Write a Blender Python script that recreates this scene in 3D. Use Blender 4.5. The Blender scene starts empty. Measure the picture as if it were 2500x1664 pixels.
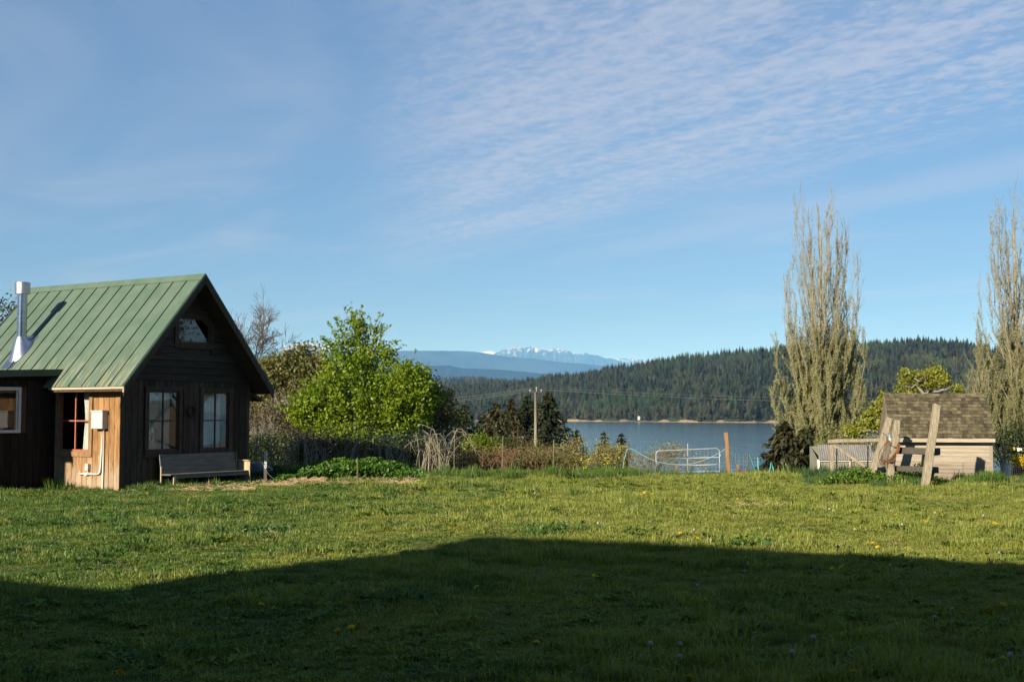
import bpy, math, random
import numpy as np
from mathutils import Vector, Matrix, Euler

R = math.radians
S = bpy.context.scene
C = S.collection

# ---------------------------------------------------------------- camera
FPX, CX, CY, EYE = 3050.0, 1250.0, 832.0, 2.1          # focal length and centre for a 2500 px wide frame
PITCH = math.atan(178 / FPX)
cam = bpy.data.cameras.new('camera'); cam.sensor_width = 36; cam.lens = 36 * FPX / 2500
cam.clip_start = 0.1; cam.clip_end = 200000
cam_o = bpy.data.objects.new('camera', cam); C.objects.link(cam_o)
cam_o.location = (0, 0, EYE); cam_o.rotation_euler = (R(90) + PITCH, 0, 0)
S.camera = cam_o

# ---------------------------------------------------------------- light
SUN_EL, SUN_AZ = R(21.5), R(36.6)                       # shadows run 37 degrees right of straight ahead
SUN_STRENGTH, SKY_STRENGTH = 5.0, 0.050
HAZE = 2.5e-5; VEIL = 0.72
S.view_settings.view_transform = 'Standard'; S.view_settings.look = 'None'
S.view_settings.exposure = 0.91; S.view_settings.gamma = 1.0; S.view_settings.use_curve_mapping = False
S.cycles.use_denoising = True
S.cycles.max_bounces = 6; S.cycles.diffuse_bounces = 3; S.cycles.glossy_bounces = 3
S.cycles.transmission_bounces = 4; S.cycles.transparent_max_bounces = 8; S.cycles.volume_bounces = 0
S.cycles.caustics_reflective = False; S.cycles.caustics_refractive = False
sun = bpy.data.lights.new('sun', 'SUN'); sun.energy = SUN_STRENGTH; sun.angle = R(0.53); sun.color = (1.0, 0.90, 0.74)
sun_o = bpy.data.objects.new('sun', sun); C.objects.link(sun_o)
sd = Vector((math.sin(SUN_AZ) * math.cos(SUN_EL), math.cos(SUN_AZ) * math.cos(SUN_EL), -math.sin(SUN_EL)))
sun_o.rotation_euler = sd.to_track_quat('-Z', 'Y').to_euler(); sun_o.location = (-30, -40, 30)

# node helper -----------------------------------------------------
class NT:
    def __init__(s, tree): s.t = tree; s.n = tree.nodes; s.l = tree.links
    def new(s, typ, **kw):
        n = s.n.new(typ)
        for k, v in kw.items():
            if k == 'ins':
                for i, x in v.items():
                    if hasattr(x, 'is_linked') or isinstance(x, bpy.types.NodeSocket): s.l.new(x, n.inputs[i])
                    else: n.inputs[i].default_value = x
            else: setattr(n, k, v)
        return n
    def math(s, op, a, b=0.0, clamp=False):
        n = s.new('ShaderNodeMath', operation=op, use_clamp=clamp, ins={0: a, 1: b}); return n.outputs[0]
    def noise(s, vec, scale, detail=4, rough=0.55, dist=0.0):
        ins = {'Scale': scale, 'Detail': detail, 'Roughness': rough, 'Distortion': dist}
        if vec is not None: ins['Vector'] = vec
        return s.new('ShaderNodeTexNoise', ins=ins).outputs[0]
    def ramp(s, fac, a, b, interp='SMOOTHSTEP'):
        return s.new('ShaderNodeMapRange', interpolation_type=interp, ins={0: fac, 1: a, 2: b, 3: 0.0, 4: 1.0}).outputs[0]
    def mix(s, fac, a, b):
        n = s.new('ShaderNodeMix', data_type='RGBA')
        for i, x in ((0, fac), (6, a), (7, b)):
            if isinstance(x, bpy.types.NodeSocket): s.l.new(x, n.inputs[i])
            else: n.inputs[i].default_value = (tuple(x) + (1,)) if isinstance(x, (tuple, list)) and len(x) == 3 else x
        return n.outputs[2]
    def map(s, vec, scale=(1, 1, 1), loc=(0, 0, 0), rot=(0, 0, 0)):
        return s.new('ShaderNodeMapping', ins={0: vec, 1: loc, 2: rot, 3: scale}).outputs[0]

# ---------------------------------------------------------------- sky
W = bpy.data.worlds.new('World'); S.world = W; W.use_nodes = True
k = NT(W.node_tree); k.n.clear()
sky = k.new('ShaderNodeTexSky', sky_type='NISHITA', sun_disc=False)
sky.sun_elevation = SUN_EL; sky.sun_rotation = R(180) + SUN_AZ
sky.altitude = 20; sky.air_density = 1.0; sky.dust_density = 0.0; sky.ozone_density = 6.0
gen = k.new('ShaderNodeTexCoord').outputs['Generated']
xyz = k.new('ShaderNodeSeparateXYZ', ins={0: gen})
zc = k.math('MAXIMUM', xyz.outputs[2], 0.035)
qx, qy = k.math('DIVIDE', xyz.outputs[0], zc), k.math('DIVIDE', xyz.outputs[1], zc)
q = k.new('ShaderNodeCombineXYZ', ins={0: qx, 1: qy}).outputs[0]      # a cloud deck one unit up
# coordinates along / across the streaks
qs = k.math('ADD', k.math('MULTIPLY', qx, 0.49), k.math('MULTIPLY', qy, -0.87))
qt = k.math('ADD', k.math('MULTIPLY', qx, 0.87), k.math('MULTIPLY', qy, 0.49))
st = k.new('ShaderNodeCombineXYZ', ins={0: qs, 1: qt}).outputs[0]
warp = k.math('MULTIPLY', k.math('SUBTRACT', k.noise(q, 0.9, 4), 0.5), 1.5)
# the altocumulus sheet: left edge and lower edge of the sheet, softened by noise
edge_l = k.ramp(k.math('ADD', k.math('ADD', qx, k.math('MULTIPLY', qy, 0.10)), k.math('MULTIPLY', warp, 0.35)), -0.30, 0.45)
dlow = k.math('ADD', qt, k.math('MULTIPLY', warp, 0.55))
edge_b = k.ramp(dlow, 4.05, 2.9)
sheet = k.math('MULTIPLY', k.math('MULTIPLY', edge_l, edge_b), k.ramp(dlow, 0.1, 1.0))     # a band of cloud with two edges
puff = k.noise(k.map(st, (6, 9, 1)), 1.8, 6, 0.66, 0.3)
streak = k.noise(k.map(st, (0.7, 3.2, 1)), 1.0, 4, 0.55, 0.6)
rip = k.math('ADD', k.math('MULTIPLY', puff, 0.62), k.math('MULTIPLY', streak, 0.5))
gap = k.ramp(qx, 0.3, 1.9)                                     # sheet breaks up into flecks to the right
lo = k.math('ADD', k.math('MULTIPLY', gap, 0.13), 0.38)
hi = k.math('ADD', lo, k.math('SUBTRACT', 0.32, k.math('MULTIPLY', gap, 0.16)))
body = k.new('ShaderNodeMapRange', interpolation_type='SMOOTHSTEP', ins={0: rip, 1: lo, 2: hi, 3: 0.0, 4: 1.0}).outputs[0]
c1 = k.math('MULTIPLY', sheet, k.math('ADD', 0.16, k.math('MULTIPLY', body, 0.66)))
# a thin band below the sheet and loose veils elsewhere
band = k.math('MULTIPLY', k.ramp(k.math('ABSOLUTE', k.math('SUBTRACT', k.math('ADD', qt, k.math('MULTIPLY', warp, 0.25)), 4.25)), 0.42, 0.05), 0.34)
veil = k.math('MULTIPLY', k.ramp(k.noise(k.map(st, (0.35, 0.8, 1)), 1.0, 5, 0.6, 0.8), 0.45, 0.82), 0.50)
band = k.math('MULTIPLY', band, k.ramp(qx, -0.2, 1.2))
cl = k.math('MAXIMUM', c1, k.math('MAXIMUM', band, veil))
cl = k.math('MULTIPLY', cl, k.ramp(xyz.outputs[2], 0.03, 0.10))
veilf = k.math('MULTIPLY', VEIL, k.math('EXPONENT', k.math('MULTIPLY', k.math('MAXIMUM', xyz.outputs[2], 0.0), -1.9)))
skyc = k.mix(veilf, sky.outputs[0], (2.1, 3.6, 6.3))               # thin high haze, thicker toward the horizon as the path through it lengthens
skymix = k.mix(cl, skyc, (4.9, 5.4, 6.9))
bg = k.new('ShaderNodeBackground', ins={0: skymix, 1: SKY_STRENGTH})
wo = k.new('ShaderNodeOutputWorld', ins={0: bg.outputs[0]})

# ================================================================ helpers
def at(px, py, Y):
    """the point a ray through photo pixel (px, py) reaches at distance Y ahead"""
    u, v = (px - CX) / FPX, (CY - py) / FPX
    d = (u, math.cos(PITCH) - v * math.sin(PITCH), math.sin(PITCH) + v * math.cos(PITCH))
    t = Y / d[1]
    return np.array((d[0] * t, Y, EYE + d[2] * t))
def mpp(Y): return Y / FPX                                 # metres per photo pixel

def smooth(a, b, x):
    t = np.clip((x - a) / (b - a), 0, 1); return t * t * (3 - 2 * t)
LAKE_Z = -9.1
def gz(X, Y):
    """height of the home ground"""
    X = np.asarray(X, float); Y = np.asarray(Y, float)
    pxl = CX + FPX * X / np.maximum(Y, 20.0)
    s = np.maximum(Y - 40.0 - 32.0 * (1 - smooth(1020, 1420, pxl)), 0)        # the lawn runs on farther behind the hedge on the left
    z = np.where(s < 7.8, -0.0055 * s * s, -0.3346 - 0.0858 * (s - 7.8))
    z = z + 0.045 * np.sin(X * 0.31 + 1.3) * np.sin(Y * 0.27 + 0.4) + 0.03 * np.sin(X * 0.83 + Y * 0.61)
    return z
def ground(px, Y):
    X = (px - CX) / FPX * Y * 1.0
    for _ in range(3):
        z = float(gz(X, Y)); dep = Y * math.cos(PITCH) + (z - EYE) * math.sin(PITCH); X = (px - CX) / FPX * dep
    return np.array((X, Y, float(gz(X, Y))))

class MB:
    """collects pieces of geometry and builds ONE mesh"""
    def __init__(s): s.v = []; s.f = []; s.m = []; s.n = 0; s.cur = 0
    def add(s, V, F):
        V = np.asarray(V, float); s.v.append(V)
        for f in F: s.f.append(tuple(int(i) + s.n for i in f)); s.m.append(s.cur)
        s.n += len(V); return s
    def box(s, lo, hi, M=None):
        x0, y0, z0 = lo; x1, y1, z1 = hi
        V = np.array([(x0,y0,z0),(x1,y0,z0),(x1,y1,z0),(x0,y1,z0),(x0,y0,z1),(x1,y0,z1),(x1,y1,z1),(x0,y1,z1)], float)
        if M is not None: V = np.array([M @ Vector(p) for p in V])
        return s.add(V, [(0,3,2,1),(4,5,6,7),(0,1,5,4),(1,2,6,5),(2,3,7,6),(3,0,4,7)])
    def beam(s, a, b, w, h, up=(0, 0, 1)):
        """a box bar from a to b, w wide, h high"""
        a = np.array(a, float); b = np.array(b, float); d = b - a; d /= np.linalg.norm(d)
        u = np.array(up, float); x = np.cross(d, u); x /= np.linalg.norm(x); y = np.cross(x, d)
        V = [p + x * sx * w / 2 + y * sy * h / 2 for p in (a, b) for sx, sy in ((-1,-1),(1,-1),(1,1),(-1,1))]
        return s.add(V, [(0,1,2,3),(7,6,5,4),(0,4,5,1),(1,5,6,2),(2,6,7,3),(3,7,4,0)])
    def prism(s, poly, axis, lo, hi):
        """extrude a 2-D polygon (ccw) along axis 0, 1 or 2"""
        n = len(poly); V = []
        for t in (lo, hi):
            for (a, b) in poly:
                V.append({0: (t, a, b), 1: (a, t, b), 2: (a, b, t)}[axis])
        F = [tuple(range(n))[::-1], tuple(range(n, 2 * n))] + [(i, (i + 1) % n, n + (i + 1) % n, n + i) for i in range(n)]
        return s.add(V, F)
    def tube(s, pts, rad, sides=6, cap=True):
        pts = np.asarray(pts, float); n = len(pts)
        rad = np.full(n, rad, float) if np.isscalar(rad) else np.asarray(rad, float)
        t = np.gradient(pts, axis=0); t /= (np.linalg.norm(t, axis=1, keepdims=True) + 1e-9)
        ref = np.array((0, 0, 1.0)) if abs(t[:, 2]).mean() < 0.8 else np.array((1.0, 0.2, 0))
        x = np.cross(t, ref); x /= (np.linalg.norm(x, axis=1, keepdims=True) + 1e-9); y = np.cross(t, x)
        a = np.arange(sides) * 2 * math.pi / sides
        V = (pts[:, None] + rad[:, None, None] * (np.cos(a)[None, :, None] * x[:, None] + np.sin(a)[None, :, None] * y[:, None])).reshape(-1, 3)
        F = [(i * sides + j, i * sides + (j + 1) % sides, (i + 1) * sides + (j + 1) % sides, (i + 1) * sides + j) for i in range(n - 1) for j in range(sides)]
        if cap and sides > 2:
            F += [tuple(range(sides)), tuple(range((n - 1) * sides, n * sides))[::-1]]
        return s.add(V, F)
    def lathe(s, prof, c=(0, 0, 0), sides=16):
        """spin (radius, z) pairs about the vertical through c"""
        n = len(prof); a = np.arange(sides) * 2 * math.pi / sides
        V = [(c[0] + r * math.cos(t), c[1] + r * math.sin(t), c[2] + z) for r, z in prof for t in a]
        F = [(i * sides + j, i * sides + (j + 1) % sides, (i + 1) * sides + (j + 1) % sides, (i + 1) * sides + j) for i in range(n - 1) for j in range(sides)]
        return s.add(V, F)
    def build(s, name, mat, parent=None, smooth=False, bevel=0.0, loc=None, **kw):
        V = np.concatenate(s.v) if s.v else np.zeros((0, 3))
        me = bpy.data.meshes.new(name); me.from_pydata(V.tolist(), [], s.f)
        mats = mat if isinstance(mat, (list, tuple)) else [mat]
        for m in mats: me.materials.append(m)
        if len(mats) > 1: me.polygons.foreach_set('material_index', s.m)
        if smooth: me.polygons.foreach_set('use_smooth', [True] * len(me.polygons))
        me.update()
        return link(name, me, parent, loc, bevel, **kw)

def link(name, me, parent=None, loc=None, bevel=0.0, **kw):
    o = bpy.data.objects.new(name, me); C.objects.link(o); o.parent = parent
    if loc is not None: o.location = loc
    if bevel:
        b = o.modifiers.new('bevel', 'BEVEL'); b.width = bevel; b.segments = 2; b.limit_method = 'ANGLE'
    return tag(o, **kw)
def tag(o, label=None, cat=None, group=None, kind=None):
    for k_, v in (('label', label), ('category', cat), ('group', group), ('kind', kind)):
        if v: o[k_] = v
    return o
def thing(name, loc, label, cat, group=None, rz=0.0):
    o = bpy.data.objects.new(name, None); C.objects.link(o); o.empty_display_size = 0.2
    o.location = tuple(loc); o.rotation_euler = (0, 0, rz)
    return tag(o, label, cat, group)
def raw_mesh(name, V, F, mat, parent=None, loc=None, smooth=False, **kw):
    """numpy verts and an (n,3) or (n,4) face array"""
    me = bpy.data.meshes.new(name); V = np.asarray(V, np.float32); F = np.asarray(F, np.int32); n, c = F.shape
    me.vertices.add(len(V)); me.vertices.foreach_set('co', V.ravel())
    me.loops.add(n * c); me.loops.foreach_set('vertex_index', F.ravel())
    me.polygons.add(n); me.polygons.foreach_set('loop_start', np.arange(n, dtype=np.int32) * c)
    if smooth: me.polygons.foreach_set('use_smooth', np.ones(n, bool))
    for m in (mat if isinstance(mat, (list, tuple)) else [mat]): me.materials.append(m)
    me.update(calc_edges=True); me.validate()
    return link(name, me, parent, loc, **kw)
def grid_mesh(name, X, Y, Z, mat, **kw):
    ny, nx = X.shape; idx = np.arange(nx * ny).reshape(ny, nx)
    F = np.stack([idx[:-1, :-1], idx[:-1, 1:], idx[1:, 1:], idx[1:, :-1]], -1).reshape(-1, 4)
    return raw_mesh(name, np.stack([X, Y, Z], -1).reshape(-1, 3), F, mat, smooth=True, **kw)

# ================================================================ materials
MATS = {}
def mat(name, col, col2=None, scale=3.0, stretch=(1, 1, 1), rough=0.8, metal=0.0, spec=0.3, bump=0.0, bscale=None, coords='Object', vary=0.0, detail=5, lo=0.35, hi=0.65):
    """principled with a two colour noise, optional bump, optional per-object brightness change"""
    col = tuple(c * 0.9 for c in col); col2 = tuple(c * 0.9 for c in col2) if col2 else None
    m = bpy.data.materials.new(name); m.use_nodes = True; t = NT(m.node_tree); t.n.clear()
    b = t.new('ShaderNodeBsdfPrincipled', ins={'Roughness': rough, 'Metallic': metal, 'Specular IOR Level': spec})
    tc = t.new('ShaderNodeTexCoord').outputs[coords]; oi = t.new('ShaderNodeObjectInfo')
    rnd = oi.outputs['Random']
    off = t.new('ShaderNodeVectorMath', operation='ADD', ins={0: tc, 1: t.new('ShaderNodeCombineXYZ', ins={0: t.math('MULTIPLY', rnd, 37.0), 1: t.math('MULTIPLY', rnd, 11.0)}).outputs[0]}).outputs[0] if vary else tc
    v = t.map(off, stretch); nz = t.noise(v, scale, detail, 0.6, 0.2)
    c = t.mix(t.ramp(nz, lo, hi), col, col2 or col)
    if vary:
        f = t.math('ADD', t.math('MULTIPLY', t.math('SUBTRACT', rnd, 0.5), vary), 1.0)
        c = t.new('ShaderNodeVectorMath', operation='SCALE', ins={0: c, 3: f}).outputs[0]
    t.l.new(c, b.inputs['Base Color'])
    if bump:
        bn = t.noise(v, bscale or scale * 3, 4, 0.6)
        t.l.new(t.new('ShaderNodeBump', ins={'Strength': bump, 'Distance': 0.02, 'Height': bn}).outputs[0], b.inputs['Normal'])
    t.new('ShaderNodeOutputMaterial', ins={0: b.outputs[0]})
    MATS[name] = m; return m
def leaf_mat(name, col, col2, trans=0.35, scale=0.7, gloss=0.02, tr_gain=(1.25, 1.3, 0.5), rvar=0.35):
    """thin leaf: diffuse + translucent + a little gloss, colour drifting over the crown"""
    m = bpy.data.materials.new(name); m.use_nodes = True; t = NT(m.node_tree); t.n.clear()
    pos = t.new('ShaderNodeNewGeometry'); oi = t.new('ShaderNodeObjectInfo').outputs['Random']
    n1 = t.noise(pos.outputs['Position'], scale, 3); n2 = t.noise(pos.outputs['Position'], scale * 9, 2)
    fac = t.math('ADD', t.math('MULTIPLY', n1, 0.55), t.math('MULTIPLY', n2, 0.45))
    c = t.mix(t.ramp(fac, 0.36, 0.64), col, col2)
    f = t.math('ADD', t.math('MULTIPLY', t.math('SUBTRACT', oi, 0.5), rvar), 0.9)
    c = t.new('ShaderNodeVectorMath', operation='SCALE', ins={0: c, 3: f}).outputs[0]
    d = t.new('ShaderNodeBsdfDiffuse', ins={0: c})
    ct = t.new('ShaderNodeVectorMath', operation='MULTIPLY', ins={0: c, 1: tr_gain}).outputs[0]
    tr = t.new('ShaderNodeBsdfTranslucent', ins={0: ct})
    g = t.new('ShaderNodeBsdfGlossy', ins={0: (1, 1, 1, 1), 1: 0.45})
    s1 = t.new('ShaderNodeMixShader', ins={0: trans, 1: d.outputs[0], 2: tr.outputs[0]})
    s2 = t.new('ShaderNodeMixShader', ins={0: gloss, 1: s1.outputs[0], 2: g.outputs[0]})
    t.new('ShaderNodeOutputMaterial', ins={0: s2.outputs[0]}); MATS[name] = m; return m
def glass_mat(name, tint=(0.9, 0.95, 0.95)):
    m = bpy.data.materials.new(name); m.use_nodes = True; t = NT(m.node_tree); t.n.clear()
    fr = t.new('ShaderNodeFresnel', ins={0: 1.52})
    geo = t.new('ShaderNodeTexCoord').outputs['Object']
    bp = t.new('ShaderNodeBump', ins={'Strength': 0.04, 'Distance': 0.02, 'Height': t.noise(geo, 2.2, 1)})
    g = t.new('ShaderNodeBsdfGlossy', ins={0: (1, 1, 1, 1), 1: 0.01}); t.l.new(bp.outputs[0], g.inputs['Normal'])
    tr = t.new('ShaderNodeBsdfTransparent', ins={0: tint + (1,)})
    f2 = t.math('MULTIPLY', fr.outputs[0], 1.8, True)
    mx = t.new('ShaderNodeMixShader', ins={0: f2, 1: tr.outputs[0], 2: g.outputs[0]})
    t.new('ShaderNodeOutputMaterial', ins={0: mx.outputs[0]}); MATS[name] = m; return m

# ================================================================ scatter by geometry nodes (stuff only)
def scatter(name, P, rot, scl, idx, protos, loc=None, **kw):
    col = bpy.data.collections.new(name + '_kinds')                 # holds the patterns, not in the scene
    for i, o in enumerate(protos):
        for c_ in list(o.users_collection): c_.objects.unlink(o)
        col.objects.link(o); o.name = '%s_%02d' % (name, i)
    n = len(P); me = bpy.data.meshes.new(name); me.vertices.add(n)
    me.vertices.foreach_set('co', np.asarray(P, np.float32).ravel())
    for an, typ, key, d in (('rot', 'FLOAT_VECTOR', 'vector', rot), ('scl', 'FLOAT_VECTOR', 'vector', scl), ('idx', 'INT', 'value', idx)):
        a = me.attributes.new(an, typ, 'POINT'); a.data.foreach_set(key, np.asarray(d, np.int32 if typ == 'INT' else np.float32).ravel())
    o = link(name, me, None, loc, **kw)
    g = bpy.data.node_groups.new(name, 'GeometryNodeTree')
    g.interface.new_socket('Geometry', in_out='INPUT', socket_type='NodeSocketGeometry')
    g.interface.new_socket('Geometry', in_out='OUTPUT', socket_type='NodeSocketGeometry')
    gi, go = g.nodes.new('NodeGroupInput'), g.nodes.new('NodeGroupOutput')
    ci = g.nodes.new('GeometryNodeCollectionInfo'); ci.inputs[0].default_value = col; ci.inputs[1].default_value = True; ci.inputs[2].default_value = True
    ip = g.nodes.new('GeometryNodeInstanceOnPoints'); ip.inputs['Pick Instance'].default_value = True
    def na(nm, typ):
        x = g.nodes.new('GeometryNodeInputNamedAttribute'); x.data_type = typ; x.inputs[0].default_value = nm; return x.outputs[0]
    L = g.links.new
    L(gi.outputs[0], ip.inputs['Points']); L(ci.outputs[0], ip.inputs['Instance'])
    L(na('idx', 'INT'), ip.inputs['Instance Index']); L(na('scl', 'FLOAT_VECTOR'), ip.inputs['Scale'])
    er = g.nodes.new('FunctionNodeEulerToRotation'); L(na('rot', 'FLOAT_VECTOR'), er.inputs[0]); L(er.outputs[0], ip.inputs['Rotation'])
    L(ip.outputs[0], go.inputs[0])
    md = o.modifiers.new('scatter', 'NODES'); md.node_group = g
    for m_ in {m for p in protos for m in p.data.materials}: me.materials.append(m_)
    return o

# ================================================================ the setting
rng = np.random.default_rng(7)
def vnoise(x, y, seed=0):
    """smooth value noise on arrays"""
    xi, yi = np.floor(x).astype(np.int64), np.floor(y).astype(np.int64); fx, fy = x - xi, y - yi
    def hsh(a, b):
        h_ = (a * 374761393 + b * 668265263 + seed * 1442695041) & 0x7fffffff
        h_ = ((h_ ^ (h_ >> 13)) * 1274126177) & 0x7fffffff
        return (h_ ^ (h_ >> 16)) % 65536 / 65536.0
    ux, uy = fx * fx * (3 - 2 * fx), fy * fy * (3 - 2 * fy)
    a = hsh(xi, yi) * (1 - ux) + hsh(xi + 1, yi) * ux; b = hsh(xi, yi + 1) * (1 - ux) + hsh(xi + 1, yi + 1) * ux
    return a * (1 - uy) + b * uy
def fbm(x, y, o=5, seed=0, ridged=False):
    s_, a_, n_ = 0, 0.5, 0
    for i in range(o):
        v = vnoise(x * 2 ** i, y * 2 ** i, seed + i)
        if ridged: v = 1 - abs(2 * v - 1)
        s_ = s_ + v * a_; n_ += a_; a_ *= 0.5
    return s_ / n_

# --- lawn and the slope down to the lake
mg = bpy.data.materials.new('turf_soil'); mg.use_nodes = True; t = NT(mg.node_tree); t.n.clear()
pos = t.new('ShaderNodeNewGeometry').outputs['Position']
n1, n2 = t.noise(pos, 0.35, 4), t.noise(pos, 9.0, 5, 0.7)
c = t.mix(t.ramp(n1, 0.4, 0.62), (0.070, 0.105, 0.022), (0.115, 0.130, 0.030))
c = t.mix(t.ramp(n2, 0.42, 0.7), c, (0.055, 0.045, 0.022))
b = t.new('ShaderNodeBsdfPrincipled', ins={'Roughness': 0.95, 'Specular IOR Level': 0.1, 'Base Color': c})
t.l.new(t.new('ShaderNodeBump', ins={'Strength': 0.9, 'Distance': 0.05, 'Height': n2}).outputs[0], b.inputs['Normal'])
t.new('ShaderNodeOutputMaterial', ins={0: b.outputs[0]})
ys = np.concatenate([np.arange(-45, 60, 0.75), np.arange(60, 215, 3.0)]); xs = np.concatenate([np.arange(-130, -30, 5.0), np.arange(-30, 36, 0.75), np.arange(36, 150, 5.0)])
X, Y = np.meshgrid(xs, ys)
grid_mesh('ground', X, Y, gz(X, Y), mg, kind='structure', label='mown lawn falling away to a slope above the lake')

# --- lake
mw = bpy.data.materials.new('lake_water'); mw.use_nodes = True; t = NT(mw.node_tree); t.n.clear()
pos = t.new('ShaderNodeNewGeometry').outputs['Position']
w1 = t.noise(t.map(pos, (0.35, 0.16, 1)), 1.0, 3, 0.6); w2 = t.noise(t.map(pos, (0.02, 0.006, 1)), 1.0, 3, 0.6)
amp = t.math('ADD', t.math('MULTIPLY', w2, 0.9), 0.35)
bp = t.new('ShaderNodeBump', ins={'Strength': 1.0, 'Distance': t.math('MULTIPLY', amp, 0.26), 'Height': w1})
b = t.new('ShaderNodeBsdfPrincipled', ins={'Base Color': (0.012, 0.035, 0.06, 1), 'Roughness': 0.12, 'IOR': 1.33})
t.l.new(bp.outputs[0], b.inputs['Normal']); t.new('ShaderNodeOutputMaterial', ins={0: b.outputs[0]})
MB().add([(-4000, 118, LAKE_Z), (4500, 118, LAKE_Z), (4500, 2700, LAKE_Z), (-4000, 2700, LAKE_Z)], [(0, 1, 2, 3)]).build('lake', mw, kind='structure', label='calm blue lake below the lawn')
# --- plain under the far ranges
mp = mat('far_plain', (0.03, 0.05, 0.025), (0.05, 0.07, 0.03), 0.002)
MB().add([(-52000, 2600, LAKE_Z - 1), (52000, 2600, LAKE_Z - 1), (52000, 57500, LAKE_Z - 1), (-52000, 57500, LAKE_Z - 1)], [(0, 1, 2, 3)]).build('far_plain', mp, kind='structure')

# --- wooded hill across the lake
RPX = [-600, 300, 900, 1050, 1150, 1300, 1400, 1480, 1600, 1750, 1900, 2060, 2130, 2200, 2260, 2330, 2400, 2450, 2600, 3200]
RPY = [938, 938, 938, 939, 930, 919, 906, 894, 873, 856, 842, 834, 829, 824, 820, 824, 838, 847, 852, 870]
def shore(px): return np.clip(1900 - 0.7 * (px - 1400) + 22 * np.sin(px * 0.021) + 14 * np.sin(px * 0.057 + 1), 1380, 2200)
def ridge_y(px): return shore(px) + 950
def hz(px, Y):
    ys_, yr = shore(px), ridge_y(px)
    zr = EYE + yr * (1010 - np.interp(px, RPX, RPY)) / FPX - 9
    tt = (Y - ys_) / (yr - ys_)
    up = np.clip(tt, 0, 1) ** 0.92; dn = np.clip(tt - 1, 0, 3)
    bank = 4.2 * smooth(0, 10, Y - ys_) * (0.35 + 0.65 * np.clip(np.sin(px * 0.043) + np.sin(px * 0.11) * 0.6 + 0.5, 0, 1))
    z = LAKE_Z - 1.5 + smooth(-4, 2, Y - ys_) * 1.2 + bank + (zr - LAKE_Z - 5) * (up - 0.55 * dn)
    return np.maximum(z, LAKE_Z - 3)
pxs = np.arange(-500, 3200, 10.0); ts = np.concatenate([np.array([-14, -6, -3, 0, 3, 6, 10, 14, 22, 40, 60]), np.linspace(90, 2600, 50)])
PX, T_ = np.meshgrid(pxs, ts); Y = shore(PX) + T_; X = (PX - CX) / FPX * Y
mh = mat('forest_floor', (0.030, 0.042, 0.018), (0.075, 0.095, 0.03), 0.006, coords='Object', lo=0.5, hi=0.75)
grid_mesh('far_hill', X, Y, hz(PX, Y) - 0.3, mh, kind='structure', label='wooded hill across the lake')
# sandy bluff along the far shore
ms = mat('sand_bluff', (0.33, 0.25, 0.155), (0.22, 0.18, 0.11), 0.12, rough=0.9)
pxs = np.arange(1150, 2700, 3.0); hts = 3.2 * np.clip(0.05 + (fbm(pxs * 0.05, pxs * 0, 4, 5) - 0.44) * 3.4, -0.25, 1.0)
V = []; F = []
for i, p_ in enumerate(pxs):
    ys_ = float(shore(p_))
    for dz, dy in ((-0.6, -5.0), (0.4, -3.0), (hts[i] * 0.8, 0.0), (hts[i], 5.0), (hts[i] * 0.9 - 1, 14.0)):
        Yq = ys_ + dy; V.append(((p_ - CX) / FPX * Yq, Yq, LAKE_Z + dz + 0.3))
for i in range(len(pxs) - 1):
    for j in range(4): a = i * 5 + j; F.append((a, a + 5, a + 6, a + 1))
raw_mesh('shore_bank', V, F, ms, smooth=True, kind='structure', label='low sandy bluff along the far shore')

# --- far conifers and broadleaf trees, height 1
def far_conifer(seed, full=0.19):
    r = np.random.default_rng(seed); m = MB(); m.cur = 0
    m.tube([(0, 0, 0), (0, 0, 0.97)], [0.014, 0.003], 4, False)
    m.cur = 1
    for i in range(15):
        f = i / 14; z = 0.10 + 0.87 * f ** 0.95; rad = full * (1 - f) ** 0.8 * r.uniform(0.7, 1.2) + 0.012
        nb = 8 if f < 0.7 else 6; a0 = r.uniform(0, 7)
        for j in range(nb):
            a = a0 + j * 2 * math.pi / nb + r.uniform(-.3, .3); rr = rad * r.uniform(0.6, 1.25); w = rr * 0.55 + 0.012
            d = np.array((math.cos(a), math.sin(a), 0)); s_ = np.array((-d[1], d[0], 0))
            base = np.array((0, 0, z + 0.035)); tip = d * rr + np.array((0, 0, z - rr * r.uniform(0.25, 0.6)))
            mid = (base + tip) / 2 + np.array((0, 0, 0.012))
            m.add([base, mid + s_ * w * 0.6, tip, mid - s_ * w * 0.6], [(0, 1, 2), (0, 2, 3)])
    return m
def far_broadleaf(seed):
    r = np.random.default_rng(seed); m = MB(); m.cur = 0
    m.tube([(0, 0, 0), (0.02, 0, 0.3), (0, 0, 0.8)], [0.02, 0.015, 0.004], 4, False); m.cur = 1
    lob = [(r.uniform(-.16, .16), r.uniform(-.16, .16), r.uniform(0.4, 0.82), r.uniform(.13, .23)) for _ in range(7)]
    for i in range(190):
        x, y, z, q_ = lob[r.integers(7)]; d = r.normal(size=3); d /= np.linalg.norm(d)
        p_ = np.array((x, y, z)) + d * q_ * r.uniform(0.5, 1.05); n_ = d + r.normal(size=3) * 0.6; n_ /= np.linalg.norm(n_)
        u_ = np.cross(n_, (0.3, 0.2, 1)); u_ /= np.linalg.norm(u_); w_ = np.cross(n_, u_); s_ = r.uniform(0.025, 0.06)
        m.add([p_ - u_ * s_, p_ - w_ * s_ * 0.7, p_ + u_ * s_, p_ + w_ * s_ * 0.7], [(0, 1, 2, 3)])
    return m
bark_far = mat('far_bark', (0.16, 0.14, 0.11), (0.09, 0.08, 0.07), 3)
con_dark = leaf_mat('far_fir', (0.032, 0.046, 0.024), (0.085, 0.092, 0.050), 0.15, 0.004, 0.02, rvar=1.3)
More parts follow.
